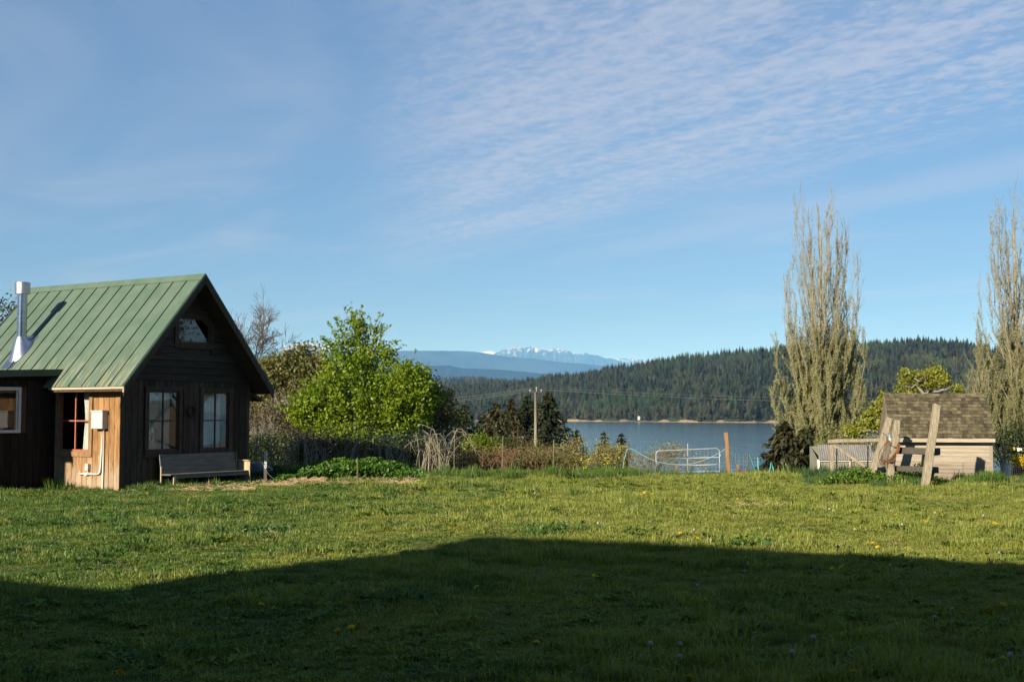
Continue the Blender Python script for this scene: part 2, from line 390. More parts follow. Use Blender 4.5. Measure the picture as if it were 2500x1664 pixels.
con_lite = leaf_mat('far_cedar', (0.050, 0.100, 0.036), (0.070, 0.120, 0.045), 0.2, 0.01, 0.02, rvar=0.5)
brd_lite = leaf_mat('far_alder', (0.085, 0.120, 0.030), (0.130, 0.150, 0.045), 0.25, 0.01, 0.02, rvar=0.5)
brd_grey = leaf_mat('far_madrone', (0.085, 0.092, 0.042), (0.120, 0.115, 0.060), 0.2, 0.01, 0.02, rvar=0.6)
protos = [far_conifer(i, 0.19 + 0.05 * (i % 4)).build('k', [bark_far, con_dark]) for i in range(6)]
protos += [far_conifer(20 + i, 0.19).build('k', [bark_far, con_lite]) for i in range(2)]
protos += [far_broadleaf(40 + i).build('k', [bark_far, brd_lite]) for i in range(2)]
protos += [far_broadleaf(50 + i).build('k', [bark_far, brd_grey]) for i in range(3)]
n = 21000
fx = rng.uniform(420, 2720, n); tt = rng.uniform(0, 1, n) ** 0.9; tt[18500:] *= 0.06; fy = shore(fx) + 4 + tt * 1080
fX = (fx - CX) / FPX * fy; fZ = hz(fx, fy) - 0.5
typ = rng.integers(0, 6, n); hgt = rng.uniform(7.5, 19, n) ** 1.0 * (0.75 + 0.4 * fbm(fX * 0.012, fy * 0.006, 3, 9))
pat = fbm(fX * 0.006 + 40, fy * 0.004, 3, 21)
u = rng.uniform(0, 1, n)
near = fy < shore(fx) + 90
gr = (near & (u < 0.6)) | ((~near) & (u > 0.78)); typ[gr] = rng.integers(10, 13, gr.sum()); hgt[gr] = rng.uniform(5, 10, gr.sum())
li = (~near) & ((u < 0.10) | ((pat > 0.57) & (u < 0.55))); typ[li] = rng.integers(6, 8, li.sum())
# pale broadleaf patches high on the right shoulder
def fpy(X_, Y_, Z_): return 1010 - (Z_ - EYE) / Y_ * FPX
fpyv = fpy(fX, fy, fZ)
for (a, b_, ra, rb) in ((2100, 905, 34, 12), (2140, 893, 26, 9), (2300, 893, 40, 10), (2390, 930, 50, 24), (2250, 880, 50, 7), (2330, 885, 22, 8), (1500, 960, 16, 9)):
    s_ = (((fx - a) / ra) ** 2 + ((fpyv - b_) / rb) ** 2 < 1) & (u < 0.85); typ[s_] = rng.integers(8, 10, s_.sum()); hgt[s_] = rng.uniform(6, 10, s_.sum())
rot = np.zeros((n, 3)); rot[:, 2] = rng.uniform(0, 6.28, n); rot[:, 0] = rng.normal(0, 0.02, n)
wd = np.where(typ >= 8, 1.0, rng.uniform(0.85, 1.35, n)) * hgt
scatter('forest', np.stack([fX, fy, fZ], -1), rot, np.stack([wd, wd, hgt], -1), typ, protos, kind='stuff', label='dense conifer forest covering the hill across the lake')

# --- a further, low wooded rise seen past the hill's left end
def fz(px, Y): return np.maximum(LAKE_Z - 2, EYE + 6200 * (1010 - (921 + 5 * np.sin(px * 0.011) + 3 * np.sin(px * 0.031))) / FPX - 20 - 70 * np.abs((Y - 6200) / 900) ** 1.4)
pxs = np.arange(-600, 1900, 20.0); PX, Y = np.meshgrid(pxs, np.linspace(5000, 7400, 25)); X = (PX - CX) / FPX * Y
grid_mesh('far_rise', X, Y, fz(PX, Y), mh, kind='structure', label='low wooded rise beyond the hill')
protos2 = [far_conifer(70 + i, 0.2).build('k', [bark_far, con_dark]) for i in range(3)] + [far_broadleaf(80).build('k', [bark_far, brd_grey])]
n = 2600; fx = rng.uniform(560, 1460, n); fy = rng.uniform(5300, 6350, n); fX = (fx - CX) / FPX * fy
hgt = rng.uniform(18, 30, n); rot = np.zeros((n, 3)); rot[:, 2] = rng.uniform(0, 6.28, n)
scatter('far_wood', np.stack([fX, fy, fz(fx, fy) - 1], -1), rot, np.stack([hgt * 1.2, hgt * 1.2, hgt], -1), rng.integers(0, 4, n), protos2, kind='stuff', label='hazy wood on the low rise beyond the hill')

# --- mountain ranges
def range_mat(name, snow_lo, snow_hi):
    m = bpy.data.materials.new(name); m.use_nodes = True; t = NT(m.node_tree); t.n.clear()
    g = t.new('ShaderNodeNewGeometry'); z = t.new('ShaderNodeSeparateXYZ', ins={0: g.outputs['Position']}).outputs[2]
    nz = t.noise(t.map(g.outputs['Position'], (0.007, 0.007, 0.004)), 1.0, 6, 0.72, 0.6)
    s_ = t.ramp(t.math('ADD', z, t.math('MULTIPLY', t.math('SUBTRACT', nz, 0.5), 2100.0)), snow_lo, snow_hi)
    c = t.mix(t.ramp(t.noise(g.outputs['Position'], 0.0008, 5), 0.4, 0.6), (0.018, 0.030, 0.024), (0.035, 0.045, 0.035))
    c = t.mix(s_, c, (0.50, 0.49, 0.50))
    b = t.new('ShaderNodeBsdfDiffuse', ins={0: c}); t.new('ShaderNodeOutputMaterial', ins={0: b.outputs[0]}); return m
def mountains(name, Y0, D, table, m, label, amp=0.0, fscale=0.05, spur=0.25, seed=0, step=2.5, rows=34):
    tx, ty = zip(*table); pxs = np.arange(tx[0], tx[-1], step); tt = np.linspace(-1, 1, rows)
    PX, TT = np.meshgrid(pxs, tt); Y = Y0 + TT * D / 2
    py = np.interp(PX, tx, ty) - amp * (fbm(PX * fscale, PX * 0 + 3, 5, seed, True) - 0.55)
    crest = np.maximum((1010 - py) / FPX * Y0, 0); a = np.abs(TT)
    sp = fbm(PX * 0.035 + TT * 1.5, TT * 1.2 + 9, 5, seed + 4, True)
    Z = crest * np.clip((1 - a ** 0.9) * (1 - spur * (1 - sp) * smooth(0, 0.35, a) * 2.2), 0, 1) + LAKE_Z - 2
    return grid_mesh(name, (PX - CX) / FPX * Y0, Y, Z, m, kind='structure', label=label)
m_plain = range_mat('range_forest', 9000, 9900)
m_snow = range_mat('range_snow', 2080, 2420); m_snow2 = range_mat('range_snow_far', 2150, 2450)
mountains('foothills', 18500, 4000, [(200, 905), (800, 893), (1000, 890), (1060, 886), (1095, 884), (1130, 892), (1210, 894), (1300, 903), (1400, 912), (2600, 940)], m_plain, 'blue foothills below the mountains', 1.5, 0.03, 0.05, 3)
mountains('near_range', 30000, 7000, [(-500, 900), (500, 880), (700, 862), (800, 853), (900, 849.5), (1000, 848), (1060, 848), (1120, 848.5), (1160, 851), (1200, 857), (1240, 864), (1300, 868), (1350, 875), (1450, 884), (1600, 892), (1800, 905), (2600, 930)], m_plain, 'long blue ridge without snow', 2.0, 0.02, 0.05, 5)
mountains('snowy_range', 42000, 9000, [(200, 890), (400, 880), (560, 868), (620, 858), (665, 848), (685, 842), (703, 835), (720, 838), (742, 830), (755, 833), (764, 835), (790, 840), (809, 837), (830, 845), (880, 862), (1000, 880), (1150, 880), (1200, 860), (1215, 856), (1225, 850), (1246, 848), (1262, 842), (1280, 846), (1295, 838), (1306, 843), (1313, 842), (1330, 848), (1345, 846), (1355, 844), (1370, 850), (1390, 853), (1400, 858), (1428, 857), (1445, 860), (1460, 865), (1490, 872), (1520, 880), (1540, 888), (1700, 900), (2400, 925)], m_snow, 'jagged blue mountains streaked with snow', 8, 0.05, 0.35, 11, 1.0, 60)
mountains('farthest_range', 52000, 7000, [(500, 900), (1100, 872), (1160, 860), (1178, 853), (1198, 850), (1218, 857), (1260, 870), (1480, 876), (1500, 872), (1520, 869), (1541, 868), (1560, 874), (1575, 875), (1600, 874), (1625, 877), (1640, 877), (1700, 885), (1900, 900), (2300, 930)], m_snow2, 'white snow peaks showing behind the nearer ranges', 7, 0.06, 0.3, 17, 1.0, 50)

# --- the air
mv = bpy.data.materials.new('haze_air'); mv.use_nodes = True; t = NT(mv.node_tree); t.n.clear()
pv = t.new('ShaderNodeVolumePrincipled', ins={'Color': (0.16, 0.44, 1.0, 1), 'Density': HAZE, 'Anisotropy': -0.25, 'Absorption Color': (1, 1, 1, 1)})
t.new('ShaderNodeOutputMaterial', ins={1: pv.outputs[0]})
MB().box((-54000, -3000, -17), (54000, 57800, 2600)).build('haze', mv, kind='stuff', label='thin blue air over the lake and mountains')

# ================================================================ cottage
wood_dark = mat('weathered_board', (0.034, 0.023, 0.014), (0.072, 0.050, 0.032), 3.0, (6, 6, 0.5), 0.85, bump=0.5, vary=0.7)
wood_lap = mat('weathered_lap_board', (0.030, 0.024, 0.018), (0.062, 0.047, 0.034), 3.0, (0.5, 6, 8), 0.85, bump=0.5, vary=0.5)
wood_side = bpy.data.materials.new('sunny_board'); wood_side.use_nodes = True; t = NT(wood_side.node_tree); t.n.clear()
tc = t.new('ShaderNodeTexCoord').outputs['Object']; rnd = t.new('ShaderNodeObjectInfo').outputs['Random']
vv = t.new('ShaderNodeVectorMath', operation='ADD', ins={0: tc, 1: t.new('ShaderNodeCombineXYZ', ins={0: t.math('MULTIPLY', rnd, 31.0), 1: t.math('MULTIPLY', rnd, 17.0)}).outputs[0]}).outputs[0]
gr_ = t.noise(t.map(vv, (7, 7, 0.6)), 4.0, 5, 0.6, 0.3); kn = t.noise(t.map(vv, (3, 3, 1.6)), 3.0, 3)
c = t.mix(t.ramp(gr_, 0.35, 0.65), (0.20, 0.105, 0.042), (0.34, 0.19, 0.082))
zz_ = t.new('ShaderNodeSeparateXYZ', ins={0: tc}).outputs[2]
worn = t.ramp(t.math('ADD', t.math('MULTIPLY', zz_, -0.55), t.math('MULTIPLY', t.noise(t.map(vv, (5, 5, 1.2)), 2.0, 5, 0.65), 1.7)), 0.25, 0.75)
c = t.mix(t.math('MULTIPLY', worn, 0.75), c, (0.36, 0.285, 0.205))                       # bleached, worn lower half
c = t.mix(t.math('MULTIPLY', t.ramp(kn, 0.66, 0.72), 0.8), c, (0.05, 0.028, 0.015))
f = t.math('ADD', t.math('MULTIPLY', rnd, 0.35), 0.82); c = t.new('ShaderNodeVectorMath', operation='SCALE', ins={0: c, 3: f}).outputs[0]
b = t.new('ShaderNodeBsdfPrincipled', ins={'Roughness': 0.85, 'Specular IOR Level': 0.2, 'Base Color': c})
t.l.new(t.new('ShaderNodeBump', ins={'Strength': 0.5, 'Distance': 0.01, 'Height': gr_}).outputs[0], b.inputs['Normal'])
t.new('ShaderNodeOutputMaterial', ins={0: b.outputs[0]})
wing_shade_wood = mat('shade_dark_board', (0.016, 0.013, 0.011), (0.032, 0.025, 0.020), 3.0, (6, 6, 0.5), 0.9, spec=0.1, bump=0.5, vary=0.5)  # deep shade of the wing wall put into the board colour
wood_trim = mat('dark_trim', (0.050, 0.032, 0.022), (0.085, 0.056, 0.038), 4.0, (4, 4, 0.6), 0.85, bump=0.3, vary=0.3)
wood_sidetrim = mat('brown_trim', (0.21, 0.125, 0.062), (0.30, 0.19, 0.10), 4.0, (5, 5, 0.8), 0.85, bump=0.3, vary=0.2)
wood_pale = mat('pale_fascia', (0.42, 0.34, 0.24), (0.50, 0.42, 0.31), 4, (4, 0.5, 4), 0.85)
wood_inside = mat('dark_inside', (0.05, 0.035, 0.025), (0.07, 0.05, 0.035), 2)
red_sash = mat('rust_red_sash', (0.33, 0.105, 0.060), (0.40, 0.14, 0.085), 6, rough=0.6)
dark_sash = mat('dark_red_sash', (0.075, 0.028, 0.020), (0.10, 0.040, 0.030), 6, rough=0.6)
white_frame = mat('white_frame', (0.55, 0.56, 0.56), (0.48, 0.49, 0.49), 6, rough=0.45)
curtain_m = mat('curtain_cloth', (0.62, 0.60, 0.54), (0.70, 0.68, 0.62), 8, rough=0.95)
glass = glass_mat('window_glass')
steel = mat('stainless_pipe', (0.62, 0.62, 0.63), (0.50, 0.50, 0.52), 3, (1, 1, 6), 0.16, 1.0)
galv = mat('galvanised_sheet', (0.66, 0.68, 0.72), (0.56, 0.58, 0.62), 5, (1, 1, 1), 0.32, 1.0)
tarp_dark = mat('black_asphalt_edge', (0.022, 0.023, 0.022), (0.035, 0.033, 0.03), 5)

# green standing-seam roofing, with straw-coloured lichen stains toward the eave
roof_m = bpy.data.materials.new('green_roof_metal'); roof_m.use_nodes = True; t = NT(roof_m.node_tree); t.n.clear()
tc = t.new('ShaderNodeTexCoord').outputs['Object']; rnd = t.new('ShaderNodeObjectInfo').outputs['Random']
sx = t.new('ShaderNodeSeparateXYZ', ins={0: tc})
c = t.mix(t.ramp(t.noise(tc, 1.6, 4), 0.35, 0.65), (0.080, 0.128, 0.088), (0.104, 0.150, 0.108))
f = t.math('ADD', t.math('MULTIPLY', rnd, 0.10), 0.95); c = t.new('ShaderNodeVectorMath', operation='SCALE', ins={0: c, 3: f}).outputs[0]
stn = t.noise(t.map(tc, (0.9, 9, 0.9)), 1.6, 4, 0.65)
low = t.ramp(t.math('ADD', sx.outputs[0], t.math('MULTIPLY', t.math('SUBTRACT', stn, 0.5), -1.6)), 0.62, -0.35)
c = t.mix(t.math('MULTIPLY', t.math('MULTIPLY', low, t.ramp(stn, 0.47, 0.66)), 0.55), c, (0.36, 0.31, 0.18))
scr = t.ramp(t.noise(t.map(tc, (2, 22, 2), rot=(0, 0, 0.5)), 1.0, 3), 0.72, 0.80); c = t.mix(t.math('MULTIPLY', scr, 0.25), c, (0.30, 0.36, 0.24))
b = t.new('ShaderNodeBsdfPrincipled', ins={'Roughness': 0.48, 'Metallic': 0.0, 'Specular IOR Level': 0.45, 'Base Color': c})
t.l.new(t.new('ShaderNodeBump', ins={'Strength': 0.15, 'Distance': 0.02, 'Height': t.noise(tc, 2.5, 2)}).outputs[0], b.inputs['Normal'])
t.new('ShaderNodeOutputMaterial', ins={0: b.outputs[0]})
green_trim = mat('dark_green_flashing', (0.035, 0.062, 0.045), (0.05, 0.08, 0.055), 3, rough=0.5)

CW, CL = 5.0, 6.9                                  # gable width, length
EX, EZ, RX_, RZ_ = -0.40, 2.88, 2.5, 6.12          # eave and ridge of the near slope
SL = (RZ_ - EZ) / (RX_ - EX)
RAKE, REAR = -0.60, 7.10
cot = thing('cottage', (-10.742, 34.308, 0), 'small dark wooden cottage with green metal roof and steel stovepipe', 'cottage', rz=R(58.4))

def wall_with_holes(name, axis, off, thick, u0, u1, z0, z1, holes, m, parent, clip=None):
    """flat backing wall on plane axis=off, cut into strips round its window holes"""
    mb = MB(); cuts = sorted({u0, u1, *[h_[0] for h_ in holes], *[h_[1] for h_ in holes]})
    for a, b_ in zip(cuts[:-1], cuts[1:]):
        segs = [(z0, z1)]
        for (hu0, hu1, hz0, hz1) in holes:
            if hu0 <= a + 1e-6 and hu1 >= b_ - 1e-6:
                segs = [s_ for (p, q_) in segs for s_ in ((p, min(q_, hz0)), (max(p, hz1), q_)) if s_[1] - s_[0] > 1e-4]
        for (p, q_) in segs:
            if axis == 1: mb.box((a, off, p), (b_, off + thick, q_))
            else: mb.box((off, a, p), (off + thick, b_, q_))
    return mb.build(name, m, parent)

# window holes: (u0, u1, z0, z1)
GW = [(1.00, 2.13, 1.05, 2.75), (3.085, 4.145, 1.05, 2.75)]
AW = (2.03, 3.30, 4.15, 4.91)
SW = (1.24, 2.46, 1.05, 2.75)
gable = wall_with_holes('gable_wall', 1, 0.03, 0.08, 0.02, CW - 0.02, 0.0, 3.1, GW, wood_inside, cot)
mbg = MB()                                                        # upper triangle of the gable with the attic opening
def slope_x(z): return (z - EZ) / SL + EX                         # x on the near slope at height z
def tri_strip(mb, z0, z1, off, thick, x0=None, x1=None):
    l0, l1 = slope_x(z0) , slope_x(z1); r0, r1 = CW - l0, CW - l1
    L0, L1 = max(l0, 0.02), max(l1, 0.02); R0, R1 = min(r0, CW - 0.02), min(r1, CW - 0.02)
    if x0 is not None: L0, L1 = max(L0, x0), max(L1, x0)
    if x1 is not None: R0, R1 = min(R0, x1), min(R1, x1)
    if R0 - L0 < 0.02: return False
    mb.prism([(L0, z0), (R0, z0), (max(R1, L1 + 0.001), z1), (L1, z1)], 1, off, off + thick); return True
tri_strip(mbg, 3.1, AW[2], 0.03, 0.08)
tri_strip(mbg, AW[2], AW[3], 0.03, 0.08, None, AW[0]); tri_strip(mbg, AW[2], AW[3], 0.03, 0.08, AW[1], None)
tri_strip(mbg, AW[3], RZ_ - 0.12, 0.03, 0.08)
mbg.build('gable_peak', wood_inside, cot)
# vertical boards of the gable, cut round the windows
rb = random.Random(4); x = 0.0
while x < CW - 0.05:
    w = min(rb.choice((0.19, 0.215, 0.235)), CW - x); x1 = x + w
    segs = [(0.06 + rb.uniform(-.03, .03), 3.10)]
    for (a, b_, z0, z1) in GW:
        if x1 > a - 0.06 and x < b_ + 0.06: segs = [(segs[0][0], z0 - 0.08), (z1 + 0.06, 3.10)]
    for (p, q_) in segs:
        d = rb.uniform(0, 0.008)
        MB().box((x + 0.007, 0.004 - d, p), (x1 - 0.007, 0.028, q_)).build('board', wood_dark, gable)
    x = x1
# lap boards of the peak, each with its lower edge standing out
lap = cot.children[[o.name.split('.')[0] for o in cot.children].index('gable_peak')]
z = 3.06
while z < RZ_ - 0.35:
    z1 = min(z + 0.205, RZ_ - 0.2)
    parts = [(None, None)]
    if z1 > AW[2] - 0.10 and z < AW[3] + 0.08: parts = [(None, AW[0] - 0.10), (AW[1] + 0.10, None)]
    for (a, b_) in parts:
        mb = MB()
        l0, l1 = max(slope_x(z), 0.0), max(slope_x(z1), 0.0); r0, r1 = CW - l0, CW - l1
        if a is not None: l0, l1 = max(l0, a), max(l1, a)
        if b_ is not None: r0, r1 = min(r0, b_), min(r1, b_)
        if r0 - l0 < 0.05 or r1 - l1 < 0.0: continue
        mb.add([(l0, -0.042, z), (r0, -0.042, z), (r1, -0.006, z1), (l1, -0.006, z1), (l0, 0.026, z), (r0, 0.026, z), (r1, 0.026, z1), (l1, 0.026, z1)],
               [(0, 1, 2, 3), (5, 4, 7, 6), (4, 5, 1, 0), (3, 2, 6, 7), (4, 0, 3, 7), (1, 5, 6, 2)])
        mb.build('lap_board', wood_lap, lap)
    z += 0.198
# near side wall up to the wing, with boards
sidew = wall_with_holes('side_wall', 0, 0.03, 0.08, 0.03, 2.70, 0.0, 3.25, [SW], wood_inside, cot)
y = 0.0; rb = random.Random(9)
while y < 2.68:
    w = min(rb.choice((0.205, 0.225, 0.235)), 2.70 - y); y1 = y + w
    segs = [(0.02 + rb.uniform(-.02, .02), 3.0)]
    if y1 > SW[0] - 0.10 and y < SW[1] + 0.10: segs = [(segs[0][0], SW[2] - 0.10), (SW[3] + 0.10, 3.0)]
    for (p, q_) in segs:
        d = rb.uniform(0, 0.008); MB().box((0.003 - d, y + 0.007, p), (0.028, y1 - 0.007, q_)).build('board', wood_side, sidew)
    y = y1
MB().box((-0.022, -0.020, 0.0), (0.0, 0.10, 3.0)).build('corner_board', wood_side, cot)
MB().box((0.002, -0.024, 0.0), (0.09, 0.002, 3.0)).build('corner_board', wood_dark, cot)
MB().box((CW - 0.10, -0.022, 0.0), (CW + 0.02, 0.002, 3.0)).build('corner_board', wood_dark, cot)
# walls out of sight: far side, back gable
MB().box((CW - 0.08, 0.12, 0), (CW, CL, 3.2)).build('far_wall', wood_dark, cot)
mb = MB(); mb.prism([(0, 0), (CW, 0), (CW, 3.1), (RX_, RZ_ - 0.15), (0, 3.1)], 1, CL - 0.08, CL); mb.build('back_wall', wood_dark, cot)
MB().box((0.0, 2.78, 0), (0.08, CL - 0.09, 3.25)).build('party_wall', wood_inside, cot)
MB().box((0.12, 0.12, 0.25), (CW - 0.1, CL - 0.1, 0.33)).build('floor', wood_inside, cot)

# roof: deck, then each metal pan with its standing seam
deck = MB(); n_ = np.array((-SL, 0, 1.0)); n_ /= np.linalg.norm(n_)
for sgn in (1, -1):
    for (ya, yb, xa) in ((RAKE, 2.44, EX), (2.44, REAR, 0.05)) if sgn == 1 else ((RAKE, REAR, EX),):
        za = EZ + (xa - EX) * SL
        q_ = [(xa, za - 0.03), (RX_, RZ_ - 0.03), (RX_, RZ_ - 0.17), (xa, za - 0.17)]
        if sgn == -1: q_ = [(CW - a, b_) for a, b_ in q_][::-1]
        deck.prism(q_, 1, ya, yb)
roof = deck.build('roof', wood_trim, cot)
def pan(y0, y1, xa, sgn):
    mb = MB(); za = EZ + (xa - EX) * SL
    def P_(x_, z_, up): return ((x_ - SL * up / math.hypot(1, SL)) if sgn == 1 else CW - (x_ - SL * up / math.hypot(1, SL)), z_ + up / math.hypot(1, SL))
    for (p, q_, h_) in ((y0 + 0.012, y1 - 0.012, 0.008), (y0 - 0.012, y0 + 0.012, 0.042)):
        a0, a1 = P_(xa, za, -0.02), P_(RX_, RZ_, -0.02); b0, b1 = P_(xa, za, h_), P_(RX_, RZ_, h_)
        V = [(a0[0], p, a0[1]), (a1[0], p, a1[1]), (a1[0], q_, a1[1]), (a0[0], q_, a0[1]), (b0[0], p, b0[1]), (b1[0], p, b1[1]), (b1[0], q_, b1[1]), (b0[0], q_, b0[1])]
        mb.add(V, [(0,3,2,1),(4,5,6,7),(0,1,5,4),(1,2,6,5),(2,3,7,6),(3,0,4,7)])
    return mb
ys_ = [RAKE + 0.02 + i * 0.5525 for i in range(14)]
for y0, y1 in zip(ys_, ys_[1:] + [REAR]):
    pan(y0, y1, EX - 0.03 if y0 < 2.4 else 0.03, 1).build('roof_panel', roof_m, roof)
    pan(y0, y1, EX - 0.03, -1).build('roof_panel', roof_m, roof)
mb = MB(); mb.prism([(RX_ - 0.17, RZ_ - 0.13), (RX_, RZ_ + 0.055), (RX_ + 0.17, RZ_ - 0.13), (RX_ + 0.16, RZ_ - 0.15), (RX_, RZ_ + 0.03), (RX_ - 0.16, RZ_ - 0.15)][::-1], 1, RAKE - 0.02, REAR + 0.02)
mb.build('ridge_cap', roof_m, roof)
for sgn in (1, -1):                                             # rake boards with dark green flashing, front and back
    for yy in (RAKE - 0.035, REAR + 0.005):
        xa = EX - 0.04; za = EZ - 0.04 * SL
        q_ = [(xa, za - 0.25), (xa, za - 0.005), (RX_, RZ_ - 0.005), (RX_, RZ_ - 0.25)]
        if sgn == -1: q_ = [(CW - a, b_) for a, b_ in q_][::-1]
        MB().prism(q_[::-1], 1, yy, yy + 0.03).build('bargeboard', wood_trim, cot)
        q_ = [(xa, za - 0.06), (xa, za + 0.035), (RX_, RZ_ + 0.045), (RX_, RZ_ - 0.05)]
        if sgn == -1: q_ = [(CW - a, b_) for a, b_ in q_][::-1]
        MB().prism(q_[::-1], 1, yy - 0.008, yy + 0.055).build('rake_flashing', green_trim, roof)
MB().box((EX - 0.05, RAKE, EZ - 0.105), (EX - 0.012, 2.44, EZ - 0.05)).build('fascia', wood_pale, cot)
MB().box((EX - 0.06, RAKE - 0.045, EZ - 0.20), (EX - 0.01, RAKE - 0.002, EZ - 0.05)).build('fascia_end', wood_pale, cot)
for yy in (-0.41, 0.02, 0.585, 1.157, 1.72, 2.28):
    mb = MB(); mb.prism([(EX + 0.02, EZ - 0.06), (EX + 0.02, EZ - 0.17), (0.0, EZ - 0.17 + 0.40 * SL * 0.55), (0.0, EZ + 0.22)][::-1], 1, yy - 0.025, yy + 0.025)
    mb.build('rafter_tail', wood_pale, cot)
mb = MB(); mb.prism([(CW + 0.03, 2.86), (CW + 0.70, 2.60), (CW + 0.70, 2.49), (CW + 0.03, 2.74)][::-1], 1, 0.10, 3.2); mb.build('side_awning', wood_trim, cot)
mb = MB(); mb.prism([(CW + 0.02, 2.74), (CW + 0.30, 2.64), (CW + 0.02, 2.35)][::-1], 1, 0.14, 0.20); mb.build('awning_bracket', wood_trim, cot)

# windows
def frame_boards(parent, axis, off, u0, u1, z0, z1, wd, th, m, names=('casing',)):
    def bx(a, b_, c_, d_):
        lo, hi = ((a, off, c_), (b_, off + th, d_)) if axis == 1 else ((off, a, c_), (off + th, b_, d_))
        return MB().box(lo, hi)
    for q_ in ((u0 - wd, u0, z0 - wd, z1 + wd), (u1, u1 + wd, z0 - wd, z1 + wd), (u0, u1, z1, z1 + wd), (u0, u1, z0 - wd, z0)):
        bx(*q_).build(names[0], m, parent)
def window(axis, hole, sash, casing, cw=0.13, off=0.0, muntins=True):
    u0, u1, z0, z1 = hole; um, zm = (u0 + u1) / 2, z0 + (z1 - z0) * 0.505
    def bx(mb, a, b_, c_, d_, p, q_): return mb.box((a, p, c_), (b_, q_, d_)) if axis == 1 else mb.box((p, a, c_), (q_, b_, d_))
    mb = MB(); s = 0.045; p, q_ = off + 0.012, off + 0.060
    for r_ in ((u0, u0 + s, z0, z1), (u1 - s, u1, z0, z1), (u0 + s, u1 - s, z1 - s, z1), (u0 + s, u1 - s, z0, z0 + s * 1.3)): bx(mb, *r_, p, q_)
    w = mb.build('window', sash, cot)
    frame_boards(w, axis, off - 0.035, u0, u1, z0, z1, cw, 0.036, casing)
    if muntins:
        bx(MB(), um - 0.02, um + 0.02, z0 + s * 1.3, z1 - s, off + 0.015, off + 0.055).build('mullion', sash, w)
        for a, b_ in ((u0 + s, um - 0.02), (um + 0.02, u1 - s)): bx(MB(), a, b_, zm - 0.018, zm + 0.018, off + 0.017, off + 0.053).build('muntin', sash, w)
        pq = [(a, b_, c_, d_) for a, b_ in ((u0 + s, um - 0.02), (um + 0.02, u1 - s)) for c_, d_ in ((z0 + s * 1.3, zm - 0.018), (zm + 0.018, z1 - s))]
        for r_ in pq:
            a, b_, c_, d_ = r_; y_ = off + 0.036
            V = [(a, y_, c_), (b_, y_, c_), (b_, y_, d_), (a, y_, d_)] if axis == 1 else [(y_, b_, c_), (y_, a, c_), (y_, a, d_), (y_, b_, d_)]
            MB().add(V, [(0, 1, 2, 3)]).build('pane', glass, w)
    return w
def curtain(w, axis, u0, u1, z0, z1, off, pleats, depth=0.022, gather=None):
    nu, nz = pleats * 8, 14; V = []; F = []
    for j in range(nz + 1):
        z = z0 + (z1 - z0) * j / nz
        for i in range(nu + 1):
            f_ = i / nu; uu = u0 + (u1 - u0) * f_
            if gather: uu = u0 + (u1 - u0) * (f_ * gather(j / nz) if u1 > u0 else f_)
            o_ = off + depth * math.sin(f_ * pleats * 2 * math.pi + 0.6 * math.sin(j * 0.5)) * (0.7 + 0.5 * math.sin(i * 1.7 + 0.3)) + 0.004 * math.sin(i * 2.3 + j)
            V.append((uu, o_, z) if axis == 1 else (o_, uu, z))
    for j in range(nz):
        for i in range(nu): a = j * (nu + 1) + i; F.append((a, a + 1, a + nu + 2, a + nu + 1))
    MB().add(V, F).build('curtain', curtain_m, w, smooth=True)
for h_ in GW:
    w = window(1, h_, dark_sash, wood_trim)
    curtain(w, 1, h_[0] + 0.02, h_[1] - 0.20, h_[2] + 0.02, h_[3] - 0.03, 0.16, 11)
    MB().box((h_[0] - 0.16, -0.075, h_[2] - 0.165), (h_[1] + 0.16, -0.003, h_[2] - 0.131)).build('sill', wood_trim, w)
w = window(0, SW, red_sash, wood_sidetrim, cw=0.14)
curtain(w, 0, 1.27, 1.66, SW[2] + 0.03, SW[3] - 0.02, 0.15, 4, 0.03, lambda f_: 1.0 - 0.22 * math.exp(-((f_ - 0.55) / 0.3) ** 2))
MB().box((0.10, 1.3, 0.98), (0.30, 2.44, 1.03)).build('inner_sill', wood_side, w)
# attic window with a clipped upper corner under the rake
ax0, ax1, az0, az1 = AW
oct_ = [(ax0, az0), (ax1, az0), (ax1, az1 - 0.20), (ax1 - 0.28, az1), (ax0, az1)]
def poly_frame(poly, inset, y0, y1):
    cx_, cz_ = np.mean(poly, 0); mb = MB(); n = len(poly)
    inn = [(a + (cx_ - a) * inset / abs(cx_ - a) if abs(cx_ - a) > inset else a, b_ + (cz_ - b_) * inset / abs(cz_ - b_)) for a, b_ in poly]
    for i in range(n):
        j = (i + 1) % n; mb.prism([poly[i], poly[j], inn[j], inn[i]], 1, y0, y1)
    return mb, inn
mb, inn = poly_frame(oct_, 0.05, -0.03, 0.06); w = mb.build('attic_window', dark_sash, cot)
MB().add([(a, 0.02, b_) for a, b_ in inn], [(0, 1, 2, 3, 4)]).build('pane', glass, w)
out = [(ax0 - 0.13, az0 - 0.14), (ax1 + 0.13, az0 - 0.14), (ax1 + 0.13, az1 - 0.14), (ax1 - 0.22, az1 + 0.12), (ax0 - 0.13, az1 + 0.12)]
mb = MB()
for i in range(5):
    j = (i + 1) % 5; mb.prism([out[i], out[j], oct_[j], oct_[i]], 1, -0.055, -0.012)
mb.build('casing', wood_trim, w)
MB().add([(ax1 - 0.34, 0.022, az1 + 0.02), (ax1 + 0.02, 0.022, az1 - 0.28), (ax1 + 0.02, 0.022, az1 + 0.02)], [(0, 1, 2)]).build('corner_filler', wood_trim, w)

